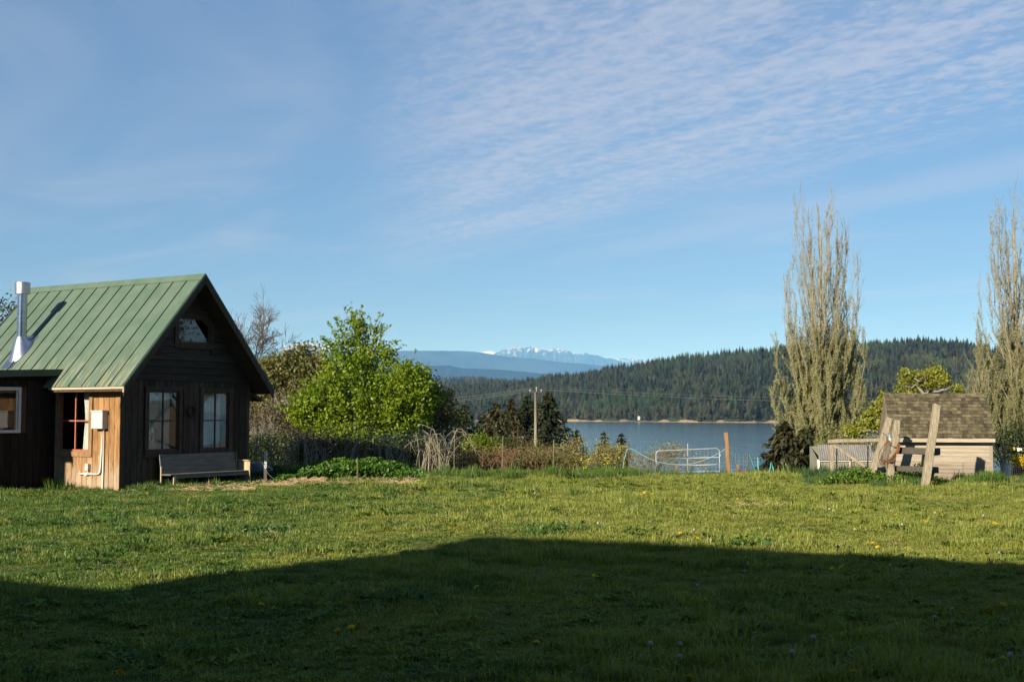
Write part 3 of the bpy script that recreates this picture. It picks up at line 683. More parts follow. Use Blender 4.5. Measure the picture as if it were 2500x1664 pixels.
# lean-to wing toward the camera: boards on the shaded wall, low roof edge
WY, WX = 2.70, -5.6
wing = wall_with_holes('wing_wall', 1, WY + 0.03, 0.08, WX, -0.002, 0.0, 3.0, [(-2.5, -1.20, 1.63, 2.79)], wood_inside, cot)
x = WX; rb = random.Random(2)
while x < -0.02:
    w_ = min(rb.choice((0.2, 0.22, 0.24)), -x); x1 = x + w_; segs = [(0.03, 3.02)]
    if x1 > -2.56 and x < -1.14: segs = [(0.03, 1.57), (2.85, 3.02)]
    for (p, q_) in segs: MB().box((x + 0.006, WY + 0.004, p), (x1 - 0.006, WY + 0.028, q_)).build('board', wing_shade_wood, wing)
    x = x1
MB().box((WX, WY + 0.11, 0), (WX + 0.08, 6.8, 3.0)).build('wing_end_wall', wood_dark, cot)
mb = MB(); mb.prism([(WX - 0.3, 3.13), (0.12, 3.37), (0.12, 3.30), (WX - 0.3, 3.06)][::-1], 1, 2.44, 7.0); wr = mb.build('wing_roof', tarp_dark, cot)
mb = MB(); mb.prism([(WX - 0.3, 3.14), (0.10, 3.375), (0.02, 3.19), (WX - 0.3, 2.93)][::-1], 1, 2.405, 2.438); mb.build('fascia', green_trim, wr)
# white window of the wing
mb = MB(); u0, u1, z0, z1 = -2.5, -1.20, 1.63, 2.79
for (a, b_, c_, d_) in ((u0 - 0.05, u0 + 0.03, z0 - 0.05, z1 + 0.05), (u1 - 0.03, u1 + 0.05, z0 - 0.05, z1 + 0.05), (u0 + 0.03, u1 - 0.03, z1 - 0.03, z1 + 0.05), (u0 + 0.03, u1 - 0.03, z0 - 0.05, z0 + 0.03)):
    mb.box((a, WY - 0.02, c_), (b_, WY + 0.05, d_))
w = mb.build('wing_window', white_frame, cot)
for (a, b_, c_, d_) in ((u1 - 0.085, u1 - 0.035, z0 + 0.035, z1 - 0.035), (u0 + 0.035, u0 + 0.085, z0 + 0.035, z1 - 0.035)): MB().box((a, WY + 0.01, c_), (b_, WY + 0.04, d_)).build('sash', white_frame, w)
MB().add([(u0 + 0.03, WY + 0.03, z0 + 0.03), (u1 - 0.03, WY + 0.03, z0 + 0.03), (u1 - 0.03, WY + 0.03, z1 - 0.03), (u0 + 0.03, WY + 0.03, z1 - 0.03)], [(0, 1, 2, 3)]).build('pane', glass, w)

# stovepipe on the near slope
px_, py_ = 0.60, 5.06; pz = EZ + (px_ - EX) * SL
mb = MB().lathe([(0.145, pz - 0.3), (0.145, 5.72)], (px_, py_, 0), 24)
pipe = mb.build('stovepipe', steel, cot, smooth=True)
MB().lathe([(0.146, 5.71), (0.222, 5.70), (0.224, 6.03), (0.215, 6.05), (0.0, 6.05)], (px_, py_, 0), 24).build('cap', mat('satin_cap', (0.55, 0.55, 0.55), (0.46, 0.46, 0.47), 4, rough=0.42, metal=1.0), pipe)
MB().lathe([(0.150, 4.62), (0.153, 4.62), (0.153, 4.65), (0.150, 4.65)], (px_, py_, 0), 24).build('band', steel, pipe)
V = []; F = []; ns = 24                                            # cone that spreads onto the roof slope
for r_, mode in ((0.15, 0), (0.20, 1), (0.36, 2)):
    for i in range(ns):
        a = i * 2 * math.pi / ns; xx, yy = px_ + r_ * math.cos(a), py_ + r_ * math.sin(a)
        zs = EZ + (xx - EX) * SL
        zt = 4.42 if mode == 0 else (max(4.30, zs + 0.03) if mode == 1 else zs + 0.03)
        V.append((xx, yy, zt))
for k_ in range(2):
    for i in range(ns): a, b_ = k_ * ns + i, k_ * ns + (i + 1) % ns; F.append((a + ns, b_ + ns, b_, a))
MB().add(V, F).build('flashing_cone', galv, pipe, smooth=True)
mb = MB(); V = [(px_ + dx, py_ + dy, EZ + (px_ + dx - EX) * SL + 0.026) for dx, dy in ((-0.52, -0.26), (-0.52, 0.26), (0.40, 0.26), (0.40, -0.26))]
mb.add(V, [(0, 1, 2, 3)]); mb.build('flashing_sheet', galv, pipe)

# electric box and conduit on the sunny wall
grey_paint = mat('grey_box_paint', (0.52, 0.53, 0.53), (0.47, 0.48, 0.48), 5, rough=0.45)
white_pvc = mat('white_conduit', (0.70, 0.70, 0.67), (0.62, 0.62, 0.59), 5, rough=0.5)
M58 = Matrix.Translation((-10.742, 34.308, 0)) @ Matrix.Rotation(R(58.4), 4, 'Z')
eb = thing('electric_box', M58 @ Vector((-0.02, 0.7, 0)), 'grey electric meter box with white conduit on the sunny board wall', 'electric box', rz=R(58.4))
def loc_(p): return (p[0] + 0.02, p[1] - 0.7, p[2])
MB().box(loc_((-0.20, 0.475, 1.69)), loc_((-0.012, 0.925, 2.19))).build('box', grey_paint, eb, bevel=0.01)
MB().box(loc_((-0.212, 0.485, 1.70)), loc_((-0.2005, 0.915, 2.15))).build('cover', grey_paint, eb, bevel=0.004)
MB().box(loc_((-0.225, 0.46, 2.165)), loc_((-0.012, 0.94, 2.20))).build('hood', grey_paint, eb)
MB().tube([loc_(p) for p in ((-0.05, 0.655, 1.70), (-0.05, 0.655, 1.2), (-0.05, 0.70, 0.60), (-0.05, 0.72, 0.50), (-0.05, 0.77, 0.45), (-0.05, 0.85, 0.435), (-0.05, 1.58, 0.435))], 0.024, 10).build('conduit', white_pvc, eb, smooth=True)
MB().tube([loc_(p) for p in ((-0.05, 0.585, 1.70), (-0.05, 0.59, 0.9), (-0.045, 0.615, 0.0))], 0.020, 10).build('conduit', white_pvc, eb, smooth=True)
MB().box(loc_((-0.09, 1.20, 0.40)), loc_((-0.012, 1.33, 0.47))).build('junction_box', white_pvc, eb, bevel=0.005)
MB().box(loc_((-0.10, 1.16, 0.53)), loc_((-0.012, 1.29, 0.72))).build('switch_box', grey_paint, eb, bevel=0.006)
MB().tube([loc_((-0.05, 1.22, 0.47)), loc_((-0.05, 1.22, 0.53))], 0.018, 8).build('nipple', white_pvc, eb)
# small dark wreath between the gable windows
twig = mat('twig_wreath', (0.045, 0.03, 0.02), (0.07, 0.05, 0.03), 20)
rr = np.random.default_rng(3); mb = MB()
for i in range(14):
    a = np.linspace(0, 2 * math.pi, 22); r_ = 0.135 + rr.normal(0, 0.012) + 0.012 * np.sin(a * 3 + i)
    mb.tube(np.stack([r_ * np.cos(a), rr.normal(0, 0.012) + 0.01 * np.sin(a * 5 + i), r_ * np.sin(a) * 1.15], -1), 0.007, 4, False)
wre = mb.build('wreath', twig, loc=M58 @ Vector((2.60, -0.05, 2.17)), label='round dark twig wreath hanging between the two gable windows', cat='wreath'); wre.rotation_euler = (0, 0, R(58.4))

# church-pew bench under the gable windows
pew = mat('grey_pew_wood', (0.125, 0.112, 0.092), (0.185, 0.168, 0.138), 3, (0.5, 6, 6), 0.8, bump=0.3, vary=0.3)
pew_end = mat('pale_pew_end', (0.34, 0.28, 0.175), (0.44, 0.37, 0.24), 3, (5, 5, 0.6), 0.8, bump=0.3, vary=0.2)
bn = thing('bench', M58 @ Vector((1.3, -0.4, 0)), 'long weathered wooden pew bench against the dark gable wall', 'bench', rz=R(58.4))
def bl(p): return (p[0] - 1.3, p[1] + 0.4, p[2])
def bbox(a, b_, m, name, bev=0.006): return MB().box(bl(a), bl(b_)).build(name, m, bn, bevel=bev)
mb = MB(); mb.prism([(bl((0, -0.24, 0))[1], 0.40), (bl((0, -0.205, 0))[1], 0.40), (bl((0, -0.115, 0))[1], 0.955), (bl((0, -0.150, 0))[1], 0.955)], 0, 0.0, 2.96); mb.build('backrest', pew, bn, bevel=0.006)
bbox((4.27, -0.21, 0.40), (4.31, -0.11, 0.97), pew, 'back_post')
bbox((1.29, -0.235, 0.10), (1.335, -0.195, 0.62), pew_end, 'back_leg')
bbox((1.30, -0.60, 0.375), (4.405, -0.235, 0.412), pew, 'seat')
bbox((1.46, -0.585, 0.285), (4.405, -0.55, 0.374), pew, 'apron')
mb = MB(); lx = 0.17; mb.prism([(lx - 0.045, 0.0), (lx + 0.045, 0.0), (lx + 0.055, 0.37), (lx - 0.03, 0.37)], 1, -0.19, -0.152); mb.build('leg', pew_end, bn, bevel=0.005)
bbox((4.41, -0.64, 0.0), (4.455, -0.13, 0.69), pew_end, 'end_panel')
bbox((4.36, -0.64, 0.695), (4.475, -0.12, 0.725), pew_end, 'armrest')
bbox((2.45, -0.28, 0.0), (2.50, -0.23, 0.37), pew, 'leg')
bbox((4.36, -0.235, 0.0), (4.405, -0.19, 0.37), pew, 'leg')
terracotta = mat('terracotta', (0.36, 0.15, 0.08), (0.30, 0.13, 0.075), 6)
mb = MB().lathe([(0.0, 0.0), (0.07, 0.0), (0.105, 0.17), (0.115, 0.17), (0.115, 0.20), (0.10, 0.20), (0.09, 0.12), (0, 0.12)], (0, 0, 0), 16)
fp = mb.build('flowerpot', terracotta, loc=M58 @ Vector((2.62, -0.5, 0.075)), smooth=True, label='terracotta flowerpot lying on its side under the pew bench', cat='flowerpot'); fp.rotation_euler = (0, R(84), R(20))

# ================================================================ vegetation
bark_grey = mat('grey_bark', (0.17, 0.15, 0.12), (0.25, 0.23, 0.19), 6, (3, 3, 0.7), 0.9, bump=0.4)
bark_pale = mat('pale_poplar_bark', (0.36, 0.32, 0.23), (0.26, 0.23, 0.165), 5, (2, 2, 0.5), 0.9, bump=0.3)
bark_brown = mat('brown_bark', (0.085, 0.062, 0.042), (0.13, 0.10, 0.07), 6, (3, 3, 0.7), 0.9, bump=0.4)
cane_m = mat('dry_cane', (0.27, 0.18, 0.11), (0.18, 0.115, 0.07), 3, rough=0.85)
cane_red = mat('reddish_bramble_cane', (0.20, 0.10, 0.06), (0.28, 0.17, 0.09), 3, rough=0.85)
lf_lime = leaf_mat('spring_leaf', (0.105, 0.180, 0.008), (0.190, 0.260, 0.010), 0.38, 0.6)
lf_olive = leaf_mat('olive_leaf', (0.15, 0.16, 0.045), (0.27, 0.25, 0.10), 0.3, 0.7)
lf_brown = leaf_mat('brown_bud_leaf', (0.075, 0.058, 0.030), (0.13, 0.105, 0.050), 0.2, 0.8)
lf_dark = leaf_mat('dark_shrub_leaf', (0.035, 0.060, 0.015), (0.070, 0.095, 0.022), 0.25, 0.8)
lf_nettle = leaf_mat('nettle_leaf', (0.055, 0.130, 0.016), (0.095, 0.185, 0.022), 0.3, 1.2)
lf_bramble = leaf_mat('bramble_leaf', (0.060, 0.125, 0.015), (0.11, 0.175, 0.022), 0.3, 1.0)
lf_poplar = leaf_mat('poplar_bud_leaf', (0.205, 0.21, 0.085), (0.31, 0.305, 0.145), 0.28, 0.5)
lf_fir = leaf_mat('fir_needle', (0.018, 0.032, 0.013), (0.045, 0.056, 0.021), 0.12, 0.8, 0.03)
lf_fir_brown = leaf_mat('brownish_fir_needle', (0.034, 0.040, 0.015), (0.075, 0.066, 0.026), 0.12, 0.8, 0.03)
lf_moss = leaf_mat('mossy_tuft', (0.15, 0.17, 0.020), (0.25, 0.26, 0.035), 0.3, 0.9)
lf_yellow = leaf_mat('yellow_petal', (0.75, 0.52, 0.015), (0.80, 0.62, 0.03), 0.25, 2.0)
lf_grassy = leaf_mat('tall_grass_blade', (0.060, 0.125, 0.022), (0.115, 0.185, 0.032), 0.3, 1.0)
lf_blue = leaf_mat('bluish_grass_blade', (0.055, 0.115, 0.045), (0.085, 0.15, 0.055), 0.3, 1.0)
straw_m = mat('straw', (0.36, 0.27, 0.15), (0.26, 0.19, 0.10), 8, rough=0.9)

def leaf_quads(P, size, r, up=0.25, aspect=1.6, nrm=None):
    """a small folded two-triangle leaf at every point"""
    n = len(P); d = r.normal(size=(n, 3)); d[:, 2] += up; d /= np.linalg.norm(d, axis=1, keepdims=True)
    q_ = r.normal(size=(n, 3)); s_ = np.cross(d, q_); s_ /= (np.linalg.norm(s_, axis=1, keepdims=True) + 1e-9); nn = np.cross(s_, d)
    L = size * r.uniform(0.6, 1.3, (n, 1)); w = L / aspect
    a = P - d * L * 0.5; b_ = P + s_ * w * 0.5 + nn * w * 0.18; c_ = P + d * L * 0.5; e_ = P - s_ * w * 0.5 + nn * w * 0.18
    V = np.stack([a, b_, c_, e_], 1).reshape(-1, 3); i = np.arange(n)[:, None] * 4
    F = np.concatenate([i + np.array([[0, 1, 2]]), i + np.array([[0, 2, 3]])])
    return V, F
def in_lobes(lobes, n, r, shell=0.55):
    """points spread through ellipsoids (cx,cy,cz,rx,ry,rz), denser toward their skin"""
    vol = np.array([l[3] * l[4] * l[5] for l in lobes]) ** 0.8; k_ = r.choice(len(lobes), n, p=vol / vol.sum())
    L = np.array(lobes)[k_]; d = r.normal(size=(n, 3)); d /= np.linalg.norm(d, axis=1, keepdims=True)
    rad = (shell + (1 - shell) * r.uniform(0, 1, (n, 1))) ** 0.8
    return L[:, :3] + d * L[:, 3:6] * rad
def curve(a, b_, r, bend=0.12, n=5, lift=0.0):
    a, b_ = np.array(a, float), np.array(b_, float); L = np.linalg.norm(b_ - a); t_ = np.linspace(0, 1, n)[:, None]
    off = r.normal(size=3) * bend * L; off[2] += lift * L
    return a + (b_ - a) * t_ + off * (4 * t_ * (1 - t_)) * 0.5 + np.vstack([np.zeros(3), r.normal(size=(n - 2, 3)) * 0.02 * L, np.zeros(3)])
def lobes_px(lst, Y, base, depth=0.9):
    """lobes given in photo pixels (px, py, rx, ry[, dY]) turned into metres about base"""
    out = []
    for l in lst:
        dy = l[4] if len(l) > 4 else 0.0; p_ = at(l[0], l[1], Y + dy) - base; s_ = mpp(Y)
        out.append((p_[0], p_[1], p_[2], l[2] * s_, min(l[2], l[3]) * s_ * depth * 1.15, l[3] * s_))
    return out
def leafy(name, px, Y, lst, ncl, per, lsize, spread, lm, bm, label, cat, seed, trunk_r=0.10, twigs=160, sprigs=(), depth=0.9, group=None, twig_r=0.012, shell=0.5, n_trunk=1, auto=0):
    """tree or bush: trunk and limbs to each lobe, twigs to leaf clusters, leaves in clusters"""
    r = np.random.default_rng(seed); base = ground(px, Y); base[2] -= 0.05; root = thing(name, base, label, cat, group)
    lob = lobes_px(lst, Y, base, depth); mb = MB(); nodes = []
    for k_ in range(n_trunk):
        top = np.array(lob[0][:3]) * np.array((0.8, 0.8, 0.9)); st_ = r.normal(size=3) * np.array((0.25, 0.25, 0)) * (n_trunk > 1)
        tr = curve(st_, top + r.normal(size=3) * 0.3 * (n_trunk > 1), r, 0.06, 7); mb.tube(tr, np.linspace(trunk_r, trunk_r * 0.4, 7), 7)
        for l in lob:
            s_ = tr[r.integers(2, 6)]; c_ = curve(s_, np.array(l[:3]) + r.normal(size=3) * np.array(l[3:6]) * 0.25, r, 0.12, 6)
            mb.tube(c_, np.linspace(trunk_r * 0.45, trunk_r * 0.12, 6), 5, False); nodes += list(c_[2:])
    mb.build('trunk', bm, root, smooth=True)
    cl = in_lobes(lob, ncl, r, shell); cl[:, 2] = np.maximum(cl[:, 2], 0.08)
    N_ = np.array(nodes); mb = MB()
    for i in r.choice(ncl, min(twigs, ncl), replace=False):
        j = np.argmin(((N_ - cl[i]) ** 2).sum(1)); mb.tube(curve(N_[j], cl[i], r, 0.15, 4), np.linspace(twig_r, twig_r * 0.35, 4), 3, False)
    pts = [cl[r.integers(0, ncl, ncl * per)] + r.normal(size=(ncl * per, 3)) * spread]
    for (a, b_, w_) in sprigs:                                     # shoots that stick out of the crown: from, to, leaves
        A, B = at(a[0], a[1], Y) - base, at(b_[0], b_[1], Y + r.uniform(-.4, .4)) - base; c_ = curve(A, B, r, 0.12, 7)
        mb.tube(c_, np.linspace(twig_r * 1.3, twig_r * 0.3, 7), 4, False)
        f_ = r.uniform(0, 1, w_) ** 0.8 * 6; i_ = np.minimum(f_.astype(int), 5); q_ = c_[i_] + (c_[i_ + 1] - c_[i_]) * (f_ - i_)[:, None]
        pts.append(q_ + r.normal(size=q_.shape) * spread * 0.35)
    for k_ in range(auto):                                         # many short leafy shoots all round the outline
        l = lob[r.integers(len(lob))]; d = r.normal(size=3); d[2] = abs(d[2]) * 0.8 + 0.1; d /= np.linalg.norm(d); A = np.array(l[:3]) + d * np.array(l[3:6]) * 0.8; B = A + (d + np.array((0, 0, 0.35))) * r.uniform(0.3, 0.85)
        c_ = curve(A, B, r, 0.15, 5); mb.tube(c_, np.linspace(twig_r, twig_r * 0.3, 5), 3, False); w_ = int(r.integers(8, 20)); f_ = r.uniform(0, 3.999, w_); i_ = f_.astype(int); q_ = c_[i_] + (c_[i_ + 1] - c_[i_]) * (f_ - i_)[:, None]; pts.append(q_ + r.normal(size=q_.shape) * spread * 0.4)
    mb.build('twigs', bm, root)
    P_ = np.concatenate(pts); V, F = leaf_quads(P_, lsize, r); raw_mesh('crown', V, F, lm, root)
    return root
def bare_branches(mb, a, d, L, rad, r, lev, maxlev, n_sub=4, spread=0.5, tips=None, gravity=0.0, minr=0.004):
    """recursive bare branching"""
    d = np.array(d, float); d /= np.linalg.norm(d); pts = [np.array(a, float)]; n = 5; dd = d.copy()
    for i in range(n - 1):
        dd = dd + r.normal(size=3) * 0.12; dd[2] += gravity; dd /= np.linalg.norm(dd); pts.append(pts[-1] + dd * L / (n - 1))
    mb.tube(pts, np.maximum(np.linspace(rad, rad * 0.45, n), minr), 5 if lev == 0 else 3, False)
    if lev >= maxlev:
        if tips is not None: tips.append(pts[-1]); tips.append(pts[-2])
        return
    for i in range(n_sub):
        j = r.integers(1, n); s_ = r.normal(size=3); s_ -= s_ @ dd * dd; s_ /= np.linalg.norm(s_)
        e_ = dd * 1.0 + s_ * spread * r.uniform(0.6, 1.5); bare_branches(mb, pts[j], e_, L * r.uniform(0.5, 0.75), rad * 0.5, r, lev + 1, maxlev, n_sub, spread, tips, gravity, minr)
def bare_tree(name, px, Y, H, rad, label, cat, seed, bm, maxlev=4, n_sub=4, spread=0.6, lean=(0, 0), trunk=None, leaves=None, group=None, n_stem=1, base=None, grav=0.05, minr=0.005):
    r = np.random.default_rng(seed); base = ground(px, Y) if base is None else base; base[2] -= 0.05; root = thing(name, base, label, cat, group)
    tips = []; mt, mbr = MB(), MB()
    for k_ in range(n_stem):
        s_ = r.normal(size=3) * (0.12 if n_stem > 1 else 0) * np.array((1, 1, 0)); dirn = np.array((lean[0], lean[1], 1.0)) + r.normal(size=3) * (0.25 if n_stem > 1 else 0.03)
        tl = trunk or H * 0.4; tp = curve(s_, s_ + dirn / np.linalg.norm(dirn) * tl, r, 0.05, 5); mt.tube(tp, np.linspace(rad, rad * 0.7, 5), 7)
        for i in range(n_sub + 2):
            j = r.integers(2, 5); e_ = dirn + r.normal(size=3) * spread * 0.9; e_[2] = abs(e_[2]) * 0.8 + 0.25
            bare_branches(mbr, tp[j], e_, H * r.uniform(0.22, 0.36), rad * 0.5, r, 1, maxlev, n_sub, spread, tips, grav, minr)
    mt.build('trunk', bm, root, smooth=True); mbr.build('branches', bm, root)
    if leaves:
        lm, per, size, spr = leaves; T = np.array(tips); P_ = np.repeat(T, per, 0) + r.normal(size=(len(T) * per, 3)) * spr
        V, F = leaf_quads(P_, size, r); raw_mesh('crown', V, F, lm, root)
    return root

# --- the big spring-green tree in the middle
leafy('leafy_tree', 880, 54,
      [(868, 945, 95, 95), (975, 960, 72, 72, -0.5), (1008, 955, 56, 72, -0.4), (850, 862, 72, 42), (915, 875, 52, 40), (862, 815, 34, 34), (800, 985, 70, 62, -0.3), (765, 985, 40, 45), (860, 1045, 95, 32, -0.6), (960, 1035, 70, 30), (740, 1010, 40, 30), (905, 820, 16, 24), (1040, 985, 30, 46), (985, 1022, 66, 42, -0.5), (752, 1000, 46, 52)],
      1150, 22, 0.145, 0.135, lf_lime, bark_brown, 'large bright green leafy tree beside the cottage', 'tree', 101, 0.13, 420,
      sprigs=[((865, 800), (853, 754), 46), ((870, 800), (886, 768), 26), ((858, 790), (872, 757), 30), ((840, 820), (818, 770), 46), ((835, 840), (800, 787), 34), ((915, 815), (918, 800), 24), ((905, 850), (945, 796), 40), ((925, 850), (982, 830), 34), ((930, 855), (938, 826), 16), ((815, 850), (783, 824), 26), ((780, 870), (764, 826), 12), ((1010, 900), (1018, 896), 20), ((1020, 920), (1038, 905), 26), ((890, 800), (886, 778), 20), ((985, 880), (1000, 884), 22)], auto=130, shell=0.42)
# --- olive-leaved tree behind it, to the left
leafy('olive_tree', 700, 60, [(700, 905, 62, 48), (745, 880, 48, 36), (665, 915, 42, 42), (650, 960, 34, 48), (760, 930, 50, 60), (650, 900, 18, 20)],
      760, 16, 0.16, 0.18, lf_olive, bark_grey, 'rounded olive-leaved tree between the cottage roof and the bright green tree', 'tree', 102, 0.12, 260, shell=0.6)
leafy('brown_shrub', 690, 58, [(690, 1000, 60, 60), (650, 1040, 42, 50), (735, 1030, 50, 60), (700, 1085, 80, 30)],
      620, 8, 0.085, 0.18, lf_brown, bark_grey, 'tall brown twiggy shrub right of the cottage, barely in leaf', 'shrub', 103, 0.05, 620, n_trunk=6, twig_r=0.011)
leafy('olive_bush', 1085, 58, [(1080, 985, 32, 36), (1065, 1020, 38, 40), (1100, 1030, 34, 40), (1052, 965, 26, 40)],
      380, 10, 0.14, 0.17, lf_olive, bark_brown, 'olive bush at the right edge of the bright green tree', 'bush', 104, 0.07, 260)
leafy('plum_tree', 1010, 58, [(1000, 920, 34, 26), (1025, 948, 36, 36), (975, 905, 22, 16)], 300, 9, 0.10, 0.16, lf_dark, bark_brown, 'dark purplish-brown tree behind the right side of the bright green tree', 'tree', 105, 0.09, 330)
# --- bare tree over the cottage roof
bare_tree('bare_tree', 604, 64, 7.5, 0.13, 'leafless grey tree rising behind the cottage roof', 'tree', 111, bark_brown, 5, 5, 0.60, (0.10, 0), 3.2, grav=0.03, minr=0.008)
bare_tree('bare_shrub', 640, 52, 3.2, 0.05, 'leafless pale shrub with arching twigs just right of the cottage corner', 'shrub', 112, bark_grey, 4, 4, 0.9, (0, 0), 0.6, n_stem=4, grav=0.0)
bare_tree('dark_tree', -24, 62, 7.2, 0.16, 'dark tree tip showing behind the roof at the left edge', 'tree', 113, bark_brown, 4, 4, 0.6, (0.0, 0), 4.0, leaves=(lf_dark, 5, 0.16, 0.2))

# --- brambles and canes along the fence
def canes(name, px0, px1, Y, n, hpx, m, label, seed, leaves=None, arch=0.8, rad=0.011, cat='bramble', group=None, dy=2.0):
    r = np.random.default_rng(seed); base = ground((px0 + px1) / 2, Y); root = thing(name, base, label, cat, group); mb = MB(); pts = []
    for i in range(n):
        Yi = Y + r.uniform(-dy / 2, dy / 2); s_ = ground(r.uniform(px0, px1), Yi) - base; H = hpx * mpp(Y) * r.uniform(0.45, 1.1); a = r.uniform(0, 6.28); out = H * arch * r.uniform(0.2, 1.2)
        e_ = np.array((math.cos(a), math.sin(a) * 0.6, 0)); t_ = np.linspace(0, 1, 7)[:, None]
        drop = r.uniform(0.2, 1.0) if r.uniform() < arch * 0.6 else 0.0
        c_ = s_ + e_ * out * t_ ** 1.3 + np.array((0, 0, 1.0)) * H * (np.sin(np.minimum(t_ * (1 + drop * 0.8), 1.9) * math.pi / 2)) + r.normal(size=(7, 3)) * 0.03 * H * t_
        mb.tube(c_, np.linspace(rad, rad * 0.35, 7) * r.uniform(0.6, 1.4), 4, False); pts.append(c_[2:])
        for k_ in range(2):
            j = r.integers(2, 6); mb.tube(curve(c_[j], c_[j] + r.normal(size=3) * H * 0.22, r, 0.1, 4), np.linspace(rad * 0.5, rad * 0.2, 4), 3, False)
    mb.build('canes', m, root)
    if leaves:
        lm, cnt, size, spr = leaves; T = np.concatenate(pts); P_ = T[r.integers(0, len(T), cnt)] + r.normal(size=(cnt, 3)) * spr; P_[:, 2] = np.maximum(P_[:, 2], 0.02)
        V, F = leaf_quads(P_, size, r); raw_mesh('leaves', V, F, lm, root)
    return root
canes('cane_bush', 735, 800, 43.9, 30, 92, bark_pale, 'upright pale canes at the left foot of the bright green tree', 201, (lf_brown, 260, 0.06, 0.1), 0.6, 0.012)
canes('cane_bush', 815, 910, 45.2, 44, 86, cane_m, 'dense dry canes round the trunk of the bright green tree', 202, (lf_brown, 400, 0.06, 0.1), 0.7, 0.012)
canes('cane_bush', 925, 1000, 44.0, 34, 92, bark_pale, 'tangled dry canes at the right foot of the bright green tree', 203, (lf_brown, 300, 0.06, 0.1), 1.0, 0.011)
canes('cane_bush', 1020, 1100, 44.2, 52, 104, bark_pale, 'big arching pale canes right of the bright green tree', 204, (lf_brown, 300, 0.06, 0.12), 1.2, 0.013)
canes('bramble', 1060, 1250, 47, 150, 52, cane_red, 'low reddish tangle of dry brambles below the round green bush', 205, (lf_brown, 1500, 0.06, 0.12), 1.5, 0.010)
canes('bramble', 1240, 1420, 48, 110, 50, cane_red, 'low bramble tangle with dark leaves below the utility pole', 206, (lf_bramble, 1500, 0.075, 0.14), 1.4, 0.009)
canes('sapling_clump', 1250, 1370, 58, 38, 88, cane_m, 'clump of straight bare saplings round the utility pole', 207, (lf_brown, 700, 0.07, 0.12), 0.5, 0.016, 'saplings')
canes('bare_scrub', 620, 720, 46, 60, 90, bark_grey, 'grey leafless scrub behind the thin fence stakes', 208, (lf_brown, 500, 0.06, 0.12), 0.9, 0.009, 'scrub')
leafy('thicket', 830, 58, [(650, 1050, 55, 55), (740, 1050, 75, 55), (850, 1070, 90, 45), (955, 1065, 80, 45), (1045, 1060, 55, 45)], 1500, 10, 0.11, 0.22, lf_brown, bark_brown, 'wide brown thicket of twigs behind the hedge fence', 'thicket', 209, 0.05, 1300, n_trunk=6, twig_r=0.010)
leafy('undergrowth', 800, 50, [(690, 1100, 80, 34), (800, 1105, 90, 34), (900, 1105, 90, 34), (1000, 1100, 80, 36), (630, 1105, 50, 34)], 1300, 12, 0.11, 0.2, lf_dark, bark_brown, 'dark undergrowth behind the fence below the bright green tree', 'undergrowth', 210, 0.05, 300, n_trunk=4)
leafy('round_bush', 1175, 49, [(1165, 1092, 32, 28), (1195, 1098, 36, 24), (1150, 1100, 24, 22), (1185, 1110, 40, 20)], 420, 11, 0.10, 0.11, lf_lime, bark_brown, 'small rounded bright green bush in front of the firs', 'bush', 211, 0.03, 140, n_trunk=3)
leafy('bramble_bush', 1240, 50, [(1240, 1095, 40, 26), (1285, 1112, 40, 22), (1215, 1085, 22, 18)], 330, 10, 0.085, 0.13, lf_dark, cane_m, 'olive-brown bramble bush just left of the utility pole', 'bush', 212, 0.03, 260, n_trunk=4)
leafy('low_bush', 1330, 48, [(1310, 1135, 46, 16), (1370, 1138, 46, 15)], 260, 11, 0.09, 0.11, lf_dark, cane_m, 'low dark bush in front of the utility pole', 'bush', 213, 0.03, 140, n_trunk=4)
leafy('scrub_bush', 1415, 60, [(1400, 1100, 32, 36), (1375, 1115, 36, 30), (1430, 1120, 30, 26)], 330, 7, 0.09, 0.17, lf_olive, cane_m, 'thin olive scrub bush left of the small spruces above the water', 'bush', 214, 0.03, 330, n_trunk=5)
leafy('scrub_bush', 1490, 58, [(1480, 1110, 40, 30), (1515, 1115, 28, 30), (1455, 1130, 30, 20)], 360, 8, 0.09, 0.16, lf_olive, cane_m, 'olive scrub bush with yellow-green leaves left of the rusty stake', 'bush', 215, 0.03, 330, n_trunk=5)
leafy('thin_shrub', 1590, 56, [(1565, 1125, 34, 26), (1620, 1120, 40, 34), (1650, 1105, 34, 26), (1700, 1130, 34, 18)], 420, 5, 0.07, 0.16, lf_olive, cane_m, 'sparse thin-twigged shrub behind the metal gate', 'shrub', 216, 0.03, 420, n_trunk=6, twig_r=0.009)
# sprays of yellow mustard flowers by the small spruces
for i, (px, Y, h_, cnt, lab) in enumerate(((1432, 44.5, 0.65, 9, 'tall yellow-flowered weed farthest left on the crest'), (1473, 45, 0.95, 12, 'tallest yellow-flowered weed on the crest left of the gate'), (1508, 45, 1.0, 6, 'yellow-flowered weed beside the rusty stake'))):
    r = np.random.default_rng(300 + i); b0 = ground(px, Y); root = thing('flowering_weed', b0, lab, 'weed', 'yellow weeds on the crest'); mb = MB(); tp = []
    for k_ in range(cnt):
        e_ = np.array((r.normal(0, 0.22), r.normal(0, 0.2), h_ * r.uniform(0.5, 1.1))); mb.tube(curve((r.normal(0, .05), 0, 0), e_, r, 0.05, 4), 0.006, 3, False); tp.append(e_)
    mb.build('stem', lf_grassy, root); T = np.repeat(np.array(tp), 5, 0) + r.normal(size=(cnt * 5, 3)) * 0.04
    V, F = leaf_quads(T, 0.048, r, aspect=1.1); raw_mesh('flowers', V, F, lf_yellow, root)
    P_ = r.normal(size=(50, 3)) * np.array((.2, .15, .12)) + np.array((0, 0, h_ * 0.3)); V, F = leaf_quads(P_, 0.12, r); raw_mesh('leaves', V, F, lf_grassy, root)

